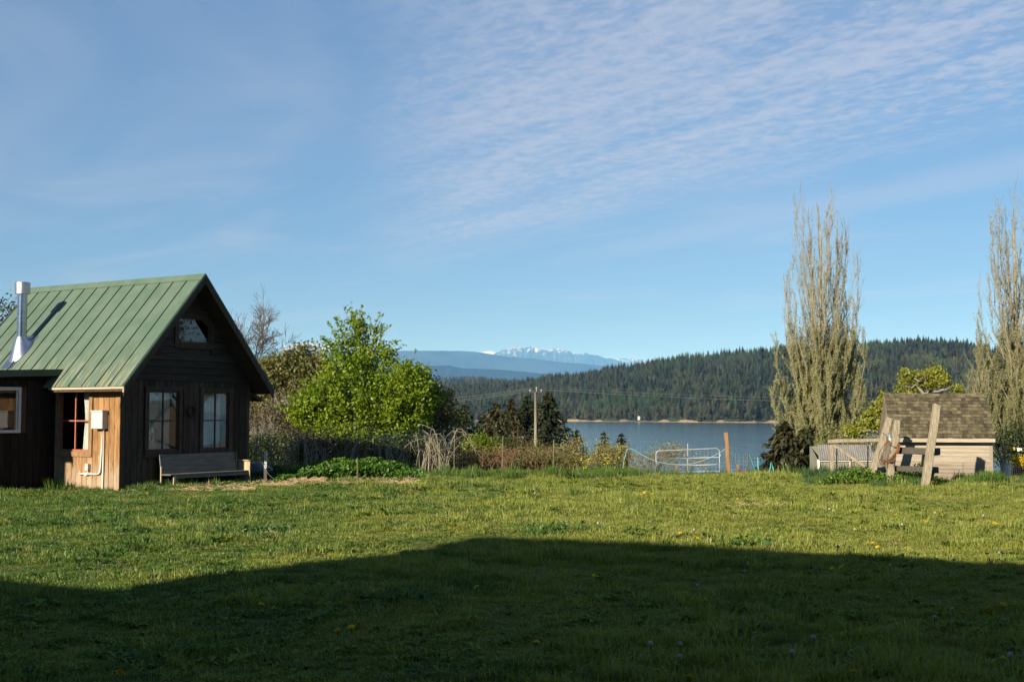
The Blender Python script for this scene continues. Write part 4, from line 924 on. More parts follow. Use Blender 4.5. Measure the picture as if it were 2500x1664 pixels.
# --- conifers
def fir(name, px, Y, top_py, wpx, lm, label, seed, base_z=None, dens=1.0, group=None, droop=0.45, lsz=0.40, pos=None, hgt=0, rad=0):
    r = np.random.default_rng(seed); base = ground(px, Y); base[2] -= 0.1; H = at(px, top_py, Y)[2] - base[2]; Rm = wpx / 2 * mpp(Y)
    if pos: base = np.array((pos[0], pos[1], float(gz(*pos)) - 0.1)); H, Rm = hgt, rad
    root = thing(name, base, label, 'conifer', group); MB().tube([(0, 0, 0), (0.02, 0, H * 0.5), (0, 0, H)], [H * 0.018 + 0.03, H * 0.010 + 0.02, 0.012], 7).build('trunk', bark_brown, root, smooth=True)
    P_ = []; D_ = []; mb = MB(); nw = int(H * 3.2 * dens) + 8
    for i in range(nw):
        f_ = (i + r.uniform(-.3, .3)) / nw; z = H * (0.08 + 0.91 * f_); rd = Rm * (1 - f_) ** 0.85 * r.uniform(0.7, 1.15) + 0.05
        nb = int(r.integers(5, 9)); a0 = r.uniform(0, 6.28)
        for j in range(nb):
            a = a0 + j * 6.283 / nb + r.uniform(-.3, .3); L = rd * r.uniform(0.65, 1.2); t_ = np.linspace(0, 1, 5)[:, None]
            d = np.array((math.cos(a), math.sin(a), 0)); c_ = np.array((0, 0, z)) + d * L * t_ + np.array((0, 0, 1)) * L * (0.15 * t_ - droop * t_ ** 2)
            mb.tube(c_, np.linspace(0.018, 0.005, 5), 3, False); k_ = int(6 + L * 13 * dens); ff = r.uniform(0.15, 1.05, k_)[:, None]
            q_ = np.array((0, 0, z)) + d * L * ff + np.array((0, 0, 1)) * L * (0.15 * ff - droop * ff ** 2) + r.normal(size=(k_, 3)) * np.array((.07, .07, .035)) * (0.4 + L)
            P_.append(q_); D_.append(np.repeat((d + np.array((0, 0, -0.25)))[None], k_, 0))
    mb.build('branches', bark_brown, root); P_ = np.concatenate(P_); D_ = np.concatenate(D_); n = len(P_)
    d = D_ + r.normal(size=(n, 3)) * 0.5; d /= np.linalg.norm(d, axis=1, keepdims=True); s_ = np.cross(d, np.array((0, 0, 1.0)) + r.normal(size=(n, 3)) * 0.4); s_ /= np.linalg.norm(s_, axis=1, keepdims=True)
    L = (lsz * r.uniform(0.6, 1.3, n))[:, None]; w = L * 0.21
    V = np.stack([P_ - d * L * .5, P_ + s_ * w, P_ + d * L * .5 - np.array((0, 0, .05)), P_ - s_ * w], 1).reshape(-1, 3); i_ = np.arange(n)[:, None] * 4
    raw_mesh('crown', V, np.concatenate([i_ + np.array([[0, 1, 2]]), i_ + np.array([[0, 2, 3]])]), lm, root); return root
fir('fir_tree', 1134, 112, 982, 200, lf_fir, 'dark fir farthest left of the group by the utility pole', 401)
fir('fir_tree', 1211, 104, 978, 215, lf_fir_brown, 'brownish fir second from the left by the utility pole', 402)
fir('fir_tree', 1248, 110, 967, 200, lf_fir_brown, 'slim olive fir in the middle of the group left of the utility pole', 403)
fir('fir_tree', 1287, 113, 956, 200, lf_fir, 'pointed dark fir directly left of the utility pole', 404)
fir('fir_tree', 1339, 106, 951, 285, lf_fir, 'largest dark fir directly right of the utility pole', 405, dens=1.25)
fir('fir_tree', 1165, 118, 1030, 110, lf_fir, 'short dark fir low between the two leftmost firs', 406)
fir('fir_tree', 1180, 116, 1004, 190, lf_fir, 'low dark fir between the leftmost fir and the brownish one', 412)
fir('fir_tree', 1268, 118, 990, 190, lf_fir, 'dark fir half hidden between the olive fir and the pointed one', 413)
fir('small_spruce', 1407, 72, 1042, 105, lf_fir, 'small dark spruce against the water, nearest the utility pole', 407, lsz=0.22)
fir('small_spruce', 1475, 74, 1050, 90, lf_fir, 'slim dark spruce between two others against the water', 408, lsz=0.22)
fir('small_spruce', 1518, 70, 1054, 100, lf_fir, 'small dark spruce just left of the rusty stake', 409, lsz=0.22)
fir('spruce', 1914, 60, 1022, 190, lf_fir_brown, 'broad dark spruce at the left foot of the tall poplar', 410, dens=1.5)
fir('spruce', 1965, 63, 1040, 120, lf_fir_brown, 'smaller spruce pressed between the broad spruce and the tall poplar', 411, dens=1.3)

# --- Lombardy poplars: trunk, steep limbs, upright twigs, small bud leaves
def poplar(name, px, Y, top_py, limbs, label, seed, low_skirt, trunk_r=0.30, leafn=1.0):
    r = np.random.default_rng(seed); base = ground(px, Y); base[2] -= 0.1; root = thing(name, base, label, 'tree', 'poplars above the lake')
    s_ = mpp(Y); H = at(px, top_py, Y)[2] - base[2]; pts = []; wts = []
    tp = np.stack([np.interp(np.linspace(0, 1, 12), [0, .5, 1], [0, 0.05, -0.05]) + r.normal(size=12) * 0.05, r.normal(size=12) * 0.05, np.linspace(0, H * 0.96, 12)], -1)
    MB().tube(tp, np.linspace(trunk_r * 0.8, 0.015, 12), 9).build('trunk', bark_pale, root, smooth=True)
    mbl, mbt = MB(), MB()
    def twig(p_, d, L, rad, lev):
        d = d / np.linalg.norm(d); n = 4; c_ = [p_]
        for i in range(n - 1):
            d = d + r.normal(size=3) * 0.07; d[2] += 0.16; d /= np.linalg.norm(d); c_.append(c_[-1] + d * L / (n - 1))
        mbt.tube(c_, np.linspace(rad, 0.006, n), 3, False); pts.append(np.array(c_)); wts.append(L)
        if lev > 0:
            for k_ in range(int(r.integers(2, 5))):
                j = int(r.integers(0, n - 1)); e_ = d * 0.8 + r.normal(size=3) * 0.35; e_[2] = abs(e_[2]) + 0.5; twig(c_[j], e_, L * r.uniform(0.4, 0.7), rad * 0.6, lev - 1)
    for (z0, a, reach, top, rad) in limbs:                         # start height, side, how far out, end height
        p0 = np.array((np.interp(z0, tp[:, 2], tp[:, 0]), 0, z0)); d = np.array((math.cos(a), math.sin(a), 0)); n = 12; t_ = np.linspace(0, 1, n)
        out = reach * (1 - (1 - t_) ** 2.2); c_ = p0 + d * out[:, None]; c_[:, 2] = z0 + (top - z0) * t_ ** 1.12; c_ += r.normal(size=c_.shape) * 0.05 * np.array((1, 1, 0.3)); c_[0] = p0
        mbl.tube(c_, np.linspace(rad * 0.42, 0.008, n), 5, False); pts.append(c_[3:]); wts.append(2.0)
        L = top - z0
        for k_ in range(int(6 + L * 3.0)):
            f_ = r.uniform(0.15, 0.98) * (n - 1); j = min(int(f_), n - 2); q_ = c_[j] + (c_[j + 1] - c_[j]) * (f_ - j); dr = c_[j + 1] - c_[j]; dr /= np.linalg.norm(dr)
            e_ = dr + r.normal(size=3) * 0.28; e_[2] = abs(e_[2]) + 0.3; twig(q_, e_, r.uniform(0.5, 1.5) * (1.15 - 0.5 * f_ / n), 0.011, 1 if q_[2] < 0.5 * H else 0)
    mbl.build('limbs', bark_pale, root, smooth=True); mbt.build('twigs', bark_pale, root)
    P_ = []
    for c_, w in zip(pts, wts):
        zrel = c_[:, 2].mean() / H; dens = np.interp(zrel, [0, 0.25, 0.45, 0.6, 1.0], low_skirt); k_ = max(2, int(w * 19 * dens * leafn)); f_ = r.uniform(0, len(c_) - 1.001, k_); j = f_.astype(int)
        P_.append(c_[j] + (c_[j + 1] - c_[j]) * (f_ - j)[:, None] + r.normal(size=(k_, 3)) * 0.035)
    V, F = leaf_quads(np.concatenate(P_), 0.066, r, 0.6); raw_mesh('crown', V, F, lf_poplar, root); return root
r = np.random.default_rng(55); H1 = 18.0; lim = [(r.uniform(0.3, 2.5), r.uniform(0, 6.28), r.uniform(0.5, 2.1), r.uniform(3.5, 7.5), 0.04) for _ in range(26)]
for i in range(74):
    z0 = r.uniform(0.5, 10.5); a = r.uniform(0, 6.283); f_ = z0 / H1; top = min(z0 + r.uniform(3.8, 9.2), H1 * r.uniform(0.84, 1.0)); lim.append((z0, a, (0.9 + 1.5 * (1 - f_)) * r.uniform(0.5, 1.1), top, 0.035 + 0.05 * (1 - f_)))
lim += [(0.8, math.pi, 2.7, 5.9, 0.07), (0.6, math.pi * 0.93, 2.4, 8.6, 0.08), (0.8, 0.1, 2.3, 6.2, 0.07), (1.0, -0.2, 2.0, 9.2, 0.07), (3.5, 0.15, 2.2, 11.0, 0.08), (5, 3.0, 1.8, 12.5, 0.07), (3, 0.0, 2.1, 13.2, 0.08), (2.5, 3.3, 1.9, 10.8, 0.07), (6, 0.2, 1.5, 15.2, 0.06), (7, 3.1, 1.4, 15.0, 0.06)]
poplar('poplar', 2010, 70, 468, lim, 'tall narrow poplar in pale bud at the left of the shed', 501, [5.5, 5.0, 2.4, 0.8, 0.6])
r = np.random.default_rng(77); lim = [(r.uniform(0.3, 2.5), r.uniform(0, 6.28), r.uniform(0.5, 1.9), r.uniform(3.5, 7.5), 0.04) for _ in range(26)]
for i in range(70):
    z0 = r.uniform(0.5, 10.5); a = r.uniform(0, 6.283); f_ = z0 / H1; top = min(z0 + r.uniform(3.5, 8.5), H1 * r.uniform(0.84, 0.99)); lim.append((z0, a, (0.8 + 1.4 * (1 - f_)) * r.uniform(0.5, 1.1), top, 0.035 + 0.05 * (1 - f_)))
lim += [(0.8, math.pi, 1.9, 6.9, 0.07), (4.5, 3.1, 2.0, 11.6, 0.07), (3.0, 3.0, 2.0, 9.0, 0.07), (7, 3.1, 1.2, 15.3, 0.06)]
poplar('poplar', 2492, 69, 482, lim, 'tall narrow poplar cut by the right edge of the picture', 502, [5.5, 5.0, 2.4, 0.8, 0.6])
r = np.random.default_rng(78); lim = [(r.uniform(0.3, 4.0), r.uniform(0, 6.28), r.uniform(0.15, 0.45), r.uniform(4.6, 6.6), 0.03) for _ in range(9)]
poplar('poplar_sapling', 2393, 62, 886, lim, 'small poplar sapling poking up behind the right end of the shed roof', 503, [2.2, 2.2, 2.2, 2.2, 2.0], 0.07)

# --- mossy tree behind the shed
def mossy(name, px, Y, lst, label, seed, limbs_px):
    r = np.random.default_rng(seed); base = ground(px, Y); root = thing(name, base, label, 'tree'); mb = MB()
    for ip_, path in enumerate(limbs_px):
        q_ = np.array([at(a, b_, Y + r.uniform(-.6, .6)) - base for a, b_ in path])
        if ip_ == 0: q_[0] = (q_[1][0], q_[1][1], -0.2)
        q_ = np.concatenate([q_[:1]] + [q_[i] + (q_[i + 1] - q_[i]) * np.linspace(0.25, 1, 4)[:, None] for i in range(len(q_) - 1)])
        q_[1:-1] += r.normal(size=q_[1:-1].shape) * 0.04; mb.tube(q_, np.linspace(0.07, 0.018, len(q_)), 5, False)
    mb.build('trunk', bark_grey, root, smooth=True); lob = lobes_px(lst, Y, base); cl = in_lobes(lob, 240, r, 0.3); P_ = cl[r.integers(0, 240, 5200)] + r.normal(size=(5200, 3)) * np.array((.10, .10, .08))
    V, F = leaf_quads(P_, 0.10, r, 0.3); raw_mesh('crown', V, F, lf_moss, root); return root
mossy('mossy_tree', 2262, 47, [(2240, 918, 24, 10), (2280, 912, 22, 12), (2215, 928, 18, 10), (2300, 925, 14, 16), (2335, 947, 14, 9), (2225, 955, 14, 8), (2195, 945, 8, 6), (2250, 940, 20, 10), (2272, 935, 14, 14), (2212, 910, 10, 9), (2290, 905, 8, 8)], 'yellow-green mossy tree spreading above the shed roof', 521,
      [((2262, 1120), (2264, 985), (2262, 945), (2258, 905)), ((2262, 960), (2235, 945), (2205, 942)), ((2262, 945), (2285, 935), (2303, 912)), ((2264, 955), (2300, 950), (2335, 948)), ((2262, 940), (2240, 928), (2215, 915)), ((2262, 965), (2230, 960), (2195, 958))])
mossy('mossy_tree', 2140, 46, [(2160, 985, 14, 22), (2145, 995, 16, 20), (2125, 1015, 18, 18), (2150, 1030, 22, 20), (2110, 1040, 20, 16), (2085, 1050, 22, 14), (2160, 965, 8, 8)], 'low yellow-green mossy tree left of the shed behind the leaning posts', 522,
      [((2165, 1130), (2160, 1060), (2150, 1010), (2158, 962)), ((2160, 1060), (2120, 1045), (2065, 1056)), ((2155, 1030), (2130, 1020), (2110, 1030)), ((2158, 1010), (2135, 1000), (2130, 985))])
leafy('dark_hedge', 2470, 58, [(2470, 1075, 45, 34), (2440, 1105, 36, 26), (2510, 1100, 40, 40)], 420, 9, 0.12, 0.2, lf_dark, bark_grey, 'dark hedge behind the row of small flags', 'hedge', 523, 0.05, 300, n_trunk=4)
leafy('scrub_bush', 2060, 60, [(2060, 1075, 40, 30), (2120, 1085, 36, 26), (2020, 1100, 30, 26)], 300, 9, 0.10, 0.18, lf_olive, bark_grey, 'olive scrub behind the low corrugated shed', 'bush', 524, 0.04, 240, n_trunk=4)

# ================================================================ shed with shingled roof
shingle_m = mat('mossy_shingle', (0.075, 0.062, 0.036), (0.130, 0.112, 0.066), 5, (1, 1, 1), 0.95, bump=0.6, vary=0.9, detail=6)
plank_m = mat('bleached_plank', (0.34, 0.295, 0.225), (0.45, 0.395, 0.31), 3.0, (0.6, 6, 9), 0.9, bump=0.4, vary=0.25)
plank_grey = mat('grey_plank', (0.25, 0.205, 0.155), (0.33, 0.28, 0.22), 3.0, (0.6, 6, 9), 0.9, bump=0.4, vary=0.25)
post_m = mat('weathered_post', (0.36, 0.315, 0.225), (0.23, 0.195, 0.135), 5, (5, 5, 0.7), 0.92, bump=0.7, vary=0.15)
post_br = mat('brown_post', (0.30, 0.175, 0.085), (0.22, 0.125, 0.06), 5, (5, 5, 0.7), 0.9, bump=0.4, vary=0.2)
rail_dk = mat('blackened_rail', (0.060, 0.055, 0.045), (0.115, 0.105, 0.085), 5, (0.7, 5, 5), 0.9, bump=0.6)
rust = mat('rusty_iron', (0.16, 0.062, 0.032), (0.24, 0.10, 0.05), 12, rough=0.9, bump=0.4)
rust_dk = mat('dark_rust_wire', (0.10, 0.055, 0.035), (0.15, 0.08, 0.045), 12, rough=0.9)
wire_m = mat('grey_wire', (0.20, 0.20, 0.19), (0.26, 0.26, 0.25), 8, rough=0.6, metal=0.3)
stake_m = mat('stake_rusty_paint', (0.13, 0.10, 0.065), (0.20, 0.17, 0.11), 6, rough=0.8)
black_iron = mat('black_stake', (0.02, 0.02, 0.02), (0.03, 0.03, 0.03), 5, rough=0.7)
alu = mat('galvanised_tube', (0.42, 0.43, 0.44), (0.34, 0.35, 0.37), 4, rough=0.5, metal=0.35)
hose_m = mat('pale_blue_hose', (0.22, 0.40, 0.45), (0.27, 0.45, 0.50), 5, rough=0.5)
teal_m = mat('teal_plastic', (0.06, 0.36, 0.33), (0.09, 0.42, 0.38), 5, rough=0.5)
white_paint = mat('white_paint', (0.74, 0.72, 0.66), (0.66, 0.63, 0.57), 5, rough=0.6)

SH = at(2300, 1178, 39.0); SH[2] = float(gz(SH[0], SH[1])) - 0.06
shed = thing('shed', SH, 'small weathered plank shed with mossy brown shingle roof', 'shed', rz=R(-9))
SWD, SDP, SEAVE, SRIDGE = 1.43, 2.2, 1.36, 2.74                     # half width, depth, wall top, ridge height
front = MB().box((-SWD + .03, 0.03, 0), (SWD - .03, 0.08, SEAVE)).build('front_wall', plank_grey, shed)
rb = random.Random(6); z = 0.05
while z < SEAVE - 0.04:
    h_ = min(rb.choice((0.125, 0.145, 0.165)), SEAVE - 0.002 - z); d = rb.uniform(0, .010)
    MB().box((-SWD, -0.004 - d, z + 0.004), (SWD, 0.028, z + h_ - 0.004)).build('plank', plank_m if z > 0.62 else plank_grey, front); z += h_
z = 0.08
for i in range(5):                                                    # boarded-up panel low on the right
    MB().box((-0.30, -0.045 - rb.uniform(0, .006), z + 0.004), (0.62, -0.018, z + 0.112)).build('plank', plank_grey, front)
    MB().box((0.63, -0.045 - rb.uniform(0, .006), z + 0.004), (1.20, -0.018, z + 0.112)).build('plank', plank_grey, front); z += 0.116
MB().box((SWD + 0.002, -0.02, 0), (SWD + 0.09, 0.05, SEAVE)).build('corner_board', plank_grey, shed)
MB().box((-SWD - 0.09, -0.02, 0), (-SWD - 0.002, 0.05, SEAVE)).build('corner_board', plank_m, shed)
for sx in (-1, 1):
    mb = MB(); mb.prism([(0.06, 0), (SDP, 0), (SDP, SEAVE), (SDP / 2, SRIDGE - 0.08), (0.06, SEAVE)], 0, sx * SWD - 0.03, sx * SWD + 0.03); mb.build('end_wall', plank_grey, shed)
MB().box((-SWD + .04, SDP - 0.05, 0), (SWD - .04, SDP, SEAVE)).build('back_wall', plank_grey, shed)
ey, ez, ry, rz_ = -0.24, 1.40, SDP / 2, SRIDGE                     # eave edge and ridge
RW = 1.56
mb = MB()
for sgn in (1, -1):
    f_ = (lambda y_: y_) if sgn == 1 else (lambda y_: SDP - y_)
    q_ = [(f_(ey), ez), (f_(ry), rz_), (f_(ry), rz_ - 0.06), (f_(ey), ez - 0.05)]; mb.prism(q_ if sgn == -1 else q_[::-1], 0, -RW, RW)
sroof = mb.build('roof', plank_grey, shed)
MB().box((-RW + 0.01, ey - 0.025, ez - 0.135), (RW - 0.01, ey - 0.003, ez - 0.02)).build('fascia', plank_m, shed)
sl_len = math.hypot(ry - ey, rz_ - ez); du = np.array((0, (ry - ey) / sl_len, (rz_ - ez) / sl_len)); dn_ = np.array((0, -du[2], du[1]))
shm = []
for w_ in (0.118, 0.138, 0.158):                                      # one mesh per width, shared by every shingle of it
    mb = MB(); V = []
    for (u_, h0, h1) in ((-0.02, 0.004, 0.038), (0.20, 0.001, 0.006)):
        for s_ in (-w_ / 2 + .003, w_ / 2 - .003):
            for h_ in (h0, h1): V.append(np.array((s_, 0, 0)) + du * u_ + dn_ * h_)
    mb.add(V, [(0, 1, 3, 2), (4, 6, 7, 5), (0, 4, 5, 1), (2, 3, 7, 6), (1, 5, 7, 3), (0, 2, 6, 4)]); o = mb.build('shingle', shingle_m, sroof); shm.append(o.data); bpy.data.objects.remove(o)
rows = 13; ex = sl_len / rows
for i in range(rows):
    xx = -RW
    while xx < RW - 0.02:
        k_ = rb.randrange(3); w_ = (0.118, 0.138, 0.158)[k_]; xc = min(xx + w_ / 2, RW - w_ / 2)
        lift = 0.012 + rb.uniform(0, 0.006) + (0.012 if rb.random() < 0.1 else 0)
        p_ = np.array((xc, ey, ez)) + du * (i * ex + rb.uniform(-.012, .010)) + dn_ * lift
        o = link('shingle', shm[k_], sroof, tuple(p_)); o.rotation_euler = (0, rb.uniform(-.02, .02), rb.uniform(-.015, .015)); xx += w_
mb = MB()                                                            # far slope: one sheet of courses
for i in range(rows):
    a, b_ = i / rows, (i + 1.4) / rows; y0_, y1_ = SDP - (ey + (ry - ey) * a), SDP - (ey + (ry - ey) * min(b_, 1)); z0_, z1_ = ez + (rz_ - ez) * a + 0.035, ez + (rz_ - ez) * min(b_, 1) + 0.012
    mb.box((-RW, 0, 0), (RW, 0.01, 0.01)) if False else mb.add([(-RW, y0_, z0_), (RW, y0_, z0_), (RW, y1_, z1_), (-RW, y1_, z1_), (-RW, y0_, z0_ - .025), (RW, y0_, z0_ - .025)], [(0, 1, 2, 3), (4, 5, 1, 0)])
tag(mb.build('far_shingles', shingle_m, sroof), kind='stuff')
x = -RW
while x < RW - 0.05:                                                  # ridge pieces
    w_ = min(rb.uniform(0.2, 0.3), RW - x)
    mb = MB(); hh = rb.uniform(0.035, 0.06); mb.prism([(ry - 0.13, rz_ - 0.11 + hh), (ry, rz_ + hh), (ry + 0.13, rz_ - 0.11 + hh), (ry + 0.12, rz_ - 0.135 + hh), (ry, rz_ - 0.03 + hh), (ry - 0.12, rz_ - 0.135 + hh)][::-1], 0, x + 0.004, x + w_ - 0.004); mb.build('ridge_shingle', shingle_m, sroof); x += w_

# ================================================================ leaning posts and rails in front of the shed
def post(name, base, top, w, m, label, cat='post', group=None, seed=0, chop=0.05, parts=True, d=None):
    """squared timber from base to top with an uneven head; sunk a little"""
    r = np.random.default_rng(seed); base, top = np.array(base, float), np.array(top, float); root = thing(name, base, label, cat, group)
    v = top - base; n = 7; mb = MB(); d = d or w; V = []; ax = v / np.linalg.norm(v); x_ = np.cross((0, 1, 0), ax); x_ = -x_ / np.linalg.norm(x_) if x_[0] < 0 else x_ / np.linalg.norm(x_); y_ = np.cross(ax, x_)
    for i in range(n):
        t_ = i / (n - 1); c_ = v * t_ - ax * 0.15 * (i == 0) + r.normal(size=3) * 0.008; s_ = 1 + r.normal() * 0.03 - 0.06 * t_
        for sx, sy in ((-.5, -.42), (-.42, -.5), (.42, -.5), (.5, -.42), (.5, .42), (.42, .5), (-.42, .5), (-.5, .42)): V.append(c_ + x_ * sx * w * s_ + y_ * sy * d * s_ + (ax * r.uniform(-chop, chop) if i == n - 1 else 0))
    F = [(i * 8 + j, i * 8 + (j + 1) % 8, (i + 1) * 8 + (j + 1) % 8, (i + 1) * 8 + j) for i in range(n - 1) for j in range(8)] + [tuple(range((n - 1) * 8, n * 8)), tuple(range(8))[::-1]]
    mb.add(V, F).build('timber', m, root); return root
b3 = at(2257, 1190, 35.3); b3[2] = float(gz(b3[0], b3[1])); post('leaning_post', b3, at(2288, 990, 35.5), 0.20, post_m, 'tallest leaning grey post, standing nearest in front of the shed', group='leaning posts', seed=1)
b2 = at(2169, 1165, 37.0); b2[2] = float(gz(b2[0], b2[1])); post('leaning_post', b2, at(2191, 1026, 37.0), 0.185, post_m, 'shorter leaning grey post wound with rusty wire at the left end of the shed', group='leaning posts', seed=2, chop=0.01)
b1 = at(2122, 1165, 37.6); b1[2] = float(gz(b1[0], b1[1])); post('leaning_post', b1, at(2172, 1021, 37.6), 0.19, post_m, 'most slanted grey post, farthest left of the three leaning ones', group='leaning posts', seed=3, chop=0.02)
def rail(name, a, b_, w, h, m, label, cat='rail', seed=0, group=None):
    r = np.random.default_rng(seed); a, b_ = np.array(a, float), np.array(b_, float); o_ = a.copy(); n = 8; V = []
    ax = (b_ - a) / np.linalg.norm(b_ - a); y_ = np.cross(ax, (0, 0, 1)); y_ /= np.linalg.norm(y_); z_ = np.cross(y_, ax)
    for i in range(n):
        c_ = (b_ - a) * i / (n - 1) + r.normal(size=3) * 0.006
        for sy, sz in ((-.5, -.4), (-.35, -.5), (.35, -.5), (.5, -.4), (.5, .4), (.35, .5), (-.35, .5), (-.5, .4)): V.append(c_ + y_ * sy * w * (1 + r.normal() * .05) + z_ * sz * h * (1 + r.normal() * .07))
    F = [(i * 8 + j, i * 8 + (j + 1) % 8, (i + 1) * 8 + (j + 1) % 8, (i + 1) * 8 + j) for i in range(n - 1) for j in range(8)] + [tuple(range((n - 1) * 8, n * 8)), tuple(range(8))[::-1]]
    return MB().add(V, F).build(name, m, loc=tuple(o_), label=label, cat=cat, group=group)
rail('split_rail', at(2193, 1099, 37.15), at(2292, 1103, 35.75), 0.12, 0.20, rail_dk, 'upper blackened rail between two leaning posts in front of the shed', seed=5)
rail('split_rail', at(2183, 1142, 37.15), at(2288, 1147, 35.75), 0.12, 0.17, rail_dk, 'lower dark rail between two leaning posts in front of the shed', seed=6)
# rusty wire coils and chain hung on the shorter post
def tangle(name, px, py, Y, label, cat, paths, rad, m, seed):
    o_ = at(px, py, Y); mb = MB(); r = np.random.default_rng(seed)
    for p_ in paths:
        q_ = np.array([at(a, b_, Y + r.uniform(-.03, .03)) for a, b_ in p_]) - o_; q_ = np.concatenate([q_[:1]] + [q_[i] + (q_[i + 1] - q_[i]) * np.linspace(.34, 1, 3)[:, None] for i in range(len(q_) - 1)]); mb.tube(q_, rad, 5, False)
    return mb.build(name, m, loc=tuple(o_), label=label, cat=cat)
tangle('wire_coil', 2160, 1120, 36.85, 'loop of rusty wire hanging between the two left leaning posts', 'wire', [[(2155, 1056), (2162, 1062), (2165, 1070), (2166, 1078)], [(2165, 1078), (2155, 1090), (2147, 1103), (2145, 1118), (2148, 1130), (2156, 1139)], [(2172, 1084), (2166, 1088), (2160, 1100)], [(2175, 1084), (2181, 1090), (2190, 1091)], [(2172, 1096), (2172, 1102), (2167, 1112)], [(2182, 1145), (2183, 1128), (2187, 1110), (2191, 1090), (2197, 1072), (2196, 1062), (2192, 1060)]], 0.012, rust_dk, 1)
tangle('rusty_clamp', 2192, 1094, 36.8, 'rusty iron clamp holding the upper rail to the shorter leaning post', 'clamp', [[(2192, 1084), (2191, 1098), (2189, 1107)], [(2196, 1085), (2195, 1097), (2192, 1106)], [(2190, 1086), (2198, 1086)], [(2188, 1104), (2194, 1105)]], 0.028, rust, 2)
tangle('rusty_hook', 2156, 1125, 36.85, 'rusty iron hook and plate low between the two left leaning posts', 'hook', [[(2149, 1123), (2156, 1126), (2164, 1126)], [(2152, 1120), (2158, 1122), (2163, 1124)], [(2157, 1124), (2155, 1132), (2160, 1133), (2158, 1127)], [(2166, 1079), (2168, 1074), (2172, 1077), (2169, 1082), (2166, 1079)]], 0.026, rust, 3)
mb = MB(); o_ = at(2180, 1115, 36.82)                                  # chain: one ring after another
path = np.array([at(a, b_, 36.82) for a, b_ in ((2190, 1101), (2182, 1110), (2174, 1119), (2168, 1125), (2176, 1127), (2184, 1122))]) - o_
seg = np.concatenate([path[i] + (path[i + 1] - path[i]) * np.linspace(0, 1, 5)[:-1, None] for i in range(len(path) - 1)])
for i, c_ in enumerate(seg):
    a = np.linspace(0, 2 * math.pi, 9); d = seg[min(i + 1, len(seg) - 1)] - seg[max(i - 1, 0)]; d /= np.linalg.norm(d); s_ = np.cross(d, (0, 1, 0)) if i % 2 else np.array((0, 1.0, 0)); mb.tube(c_ + np.cos(a)[:, None] * d * 0.035 + np.sin(a)[:, None] * s_ * 0.02, 0.008, 4, False)
mb.build('chain', rust, loc=tuple(o_), label='rusty chain draped across the shorter leaning post', cat='chain')
blue_m = mat('blue_plastic', (0.10, 0.38, 0.55), (0.13, 0.42, 0.58), 5, rough=0.5)
sg = thing('plastic_tub', at(2174, 1069, 39.6), 'small blue and white plastic tub between two leaning posts', 'tub')
MB().lathe([(0.055, -0.11), (0.062, 0.0)], (0, 0, 0), 12).build('white_base', white_paint, sg, smooth=True); MB().lathe([(0.063, 0.0), (0.075, 0.125), (0.0, 0.125)], (0, 0, 0), 12).build('blue_top', blue_m, sg, smooth=True)

# ================================================================ low corrugated shed, left of the posts
corr = mat('grey_corrugated_sheet', (0.22, 0.21, 0.19), (0.30, 0.285, 0.25), 2.5, (3, 1, 1), 0.6, bump=0.2)
panel_m = mat('greenish_panel', (0.20, 0.205, 0.155), (0.25, 0.25, 0.195), 2.5, rough=0.6)
c0 = at(1998, 1165, 42.5); c0[2] = float(gz(c0[0], c0[1])) - 0.05; c1 = at(2150, 1165, 42.5); Wc = c1[0] - c0[0]
coop = thing('corrugated_shed', c0, 'low shed with corrugated roof and white frame behind the leaning posts', 'shed')
zt = at(2000, 1121, 42.5)[2] - c0[2]; zr = at(2000, 1085, 43.6)[2] - c0[2]
def corrugated(name, p0, pu, pv, n, amp, m, parent, thick=0.0):
    """sheet from p0 spanned by pu (across the waves) and pv"""
    p0, pu, pv = map(lambda q: np.array(q, float), (p0, pu, pv)); nn = np.cross(pu, pv); nn /= np.linalg.norm(nn); V = []; k_ = n * 6
    for i in range(k_ + 1):
        a = p0 + pu * i / k_ + nn * amp * math.sin(i * 2 * math.pi / 6)
        V += [a, a + pv]
    return MB().add(V, [(2 * i, 2 * i + 2, 2 * i + 3, 2 * i + 1) for i in range(k_)]).build(name, m, parent, smooth=True)
corrugated('roof_sheet', (0.25, 1.15, zr), (Wc - 0.25, 0, 0), (-0.12, -0.60, -(zr - zt) * 0.52), 26, 0.012, corr, coop)
corrugated('roof_sheet', (0.13, 0.56, zr - (zr - zt) * 0.50), (Wc - 0.13, 0, 0), (-0.13, -0.64, -(zr - zt) * 0.54), 26, 0.012, corr, coop)
corrugated('front_panel', (0.05, 0.03, 0.0), (Wc * 0.55, 0, 0), (0, 0, zt - 0.05), 20, 0.006, panel_m, coop)
corrugated('front_panel', (0.06 + Wc * 0.55, 0.02, 0.0), (Wc * 0.43, 0, 0), (0, 0, zt - 0.05), 16, 0.006, panel_m, coop)
MB().box((-0.03, -0.03, 0), (0.045, 0.045, zt)).build('corner_post', white_paint, coop)
MB().box((0.046, -0.028, zt - 0.07), (Wc, 0.02, zt - 0.012)).build('top_rail', white_paint, coop)
MB().box((Wc * 0.5, -0.026, 0), (Wc * 0.5 + 0.05, 0.0, zt - 0.075)).build('stud', white_paint, coop)
mb = MB(); mb.prism([(0.05, 0), (1.2, 0), (1.2, zr - 0.05), (0.05, zt - 0.05)], 0, 0.0, 0.03); mb.build('end_wall', panel_m, coop)
MB().box((0.04, 1.18, 0), (Wc, 1.21, zr - 0.06)).build('back_wall', panel_m, coop)
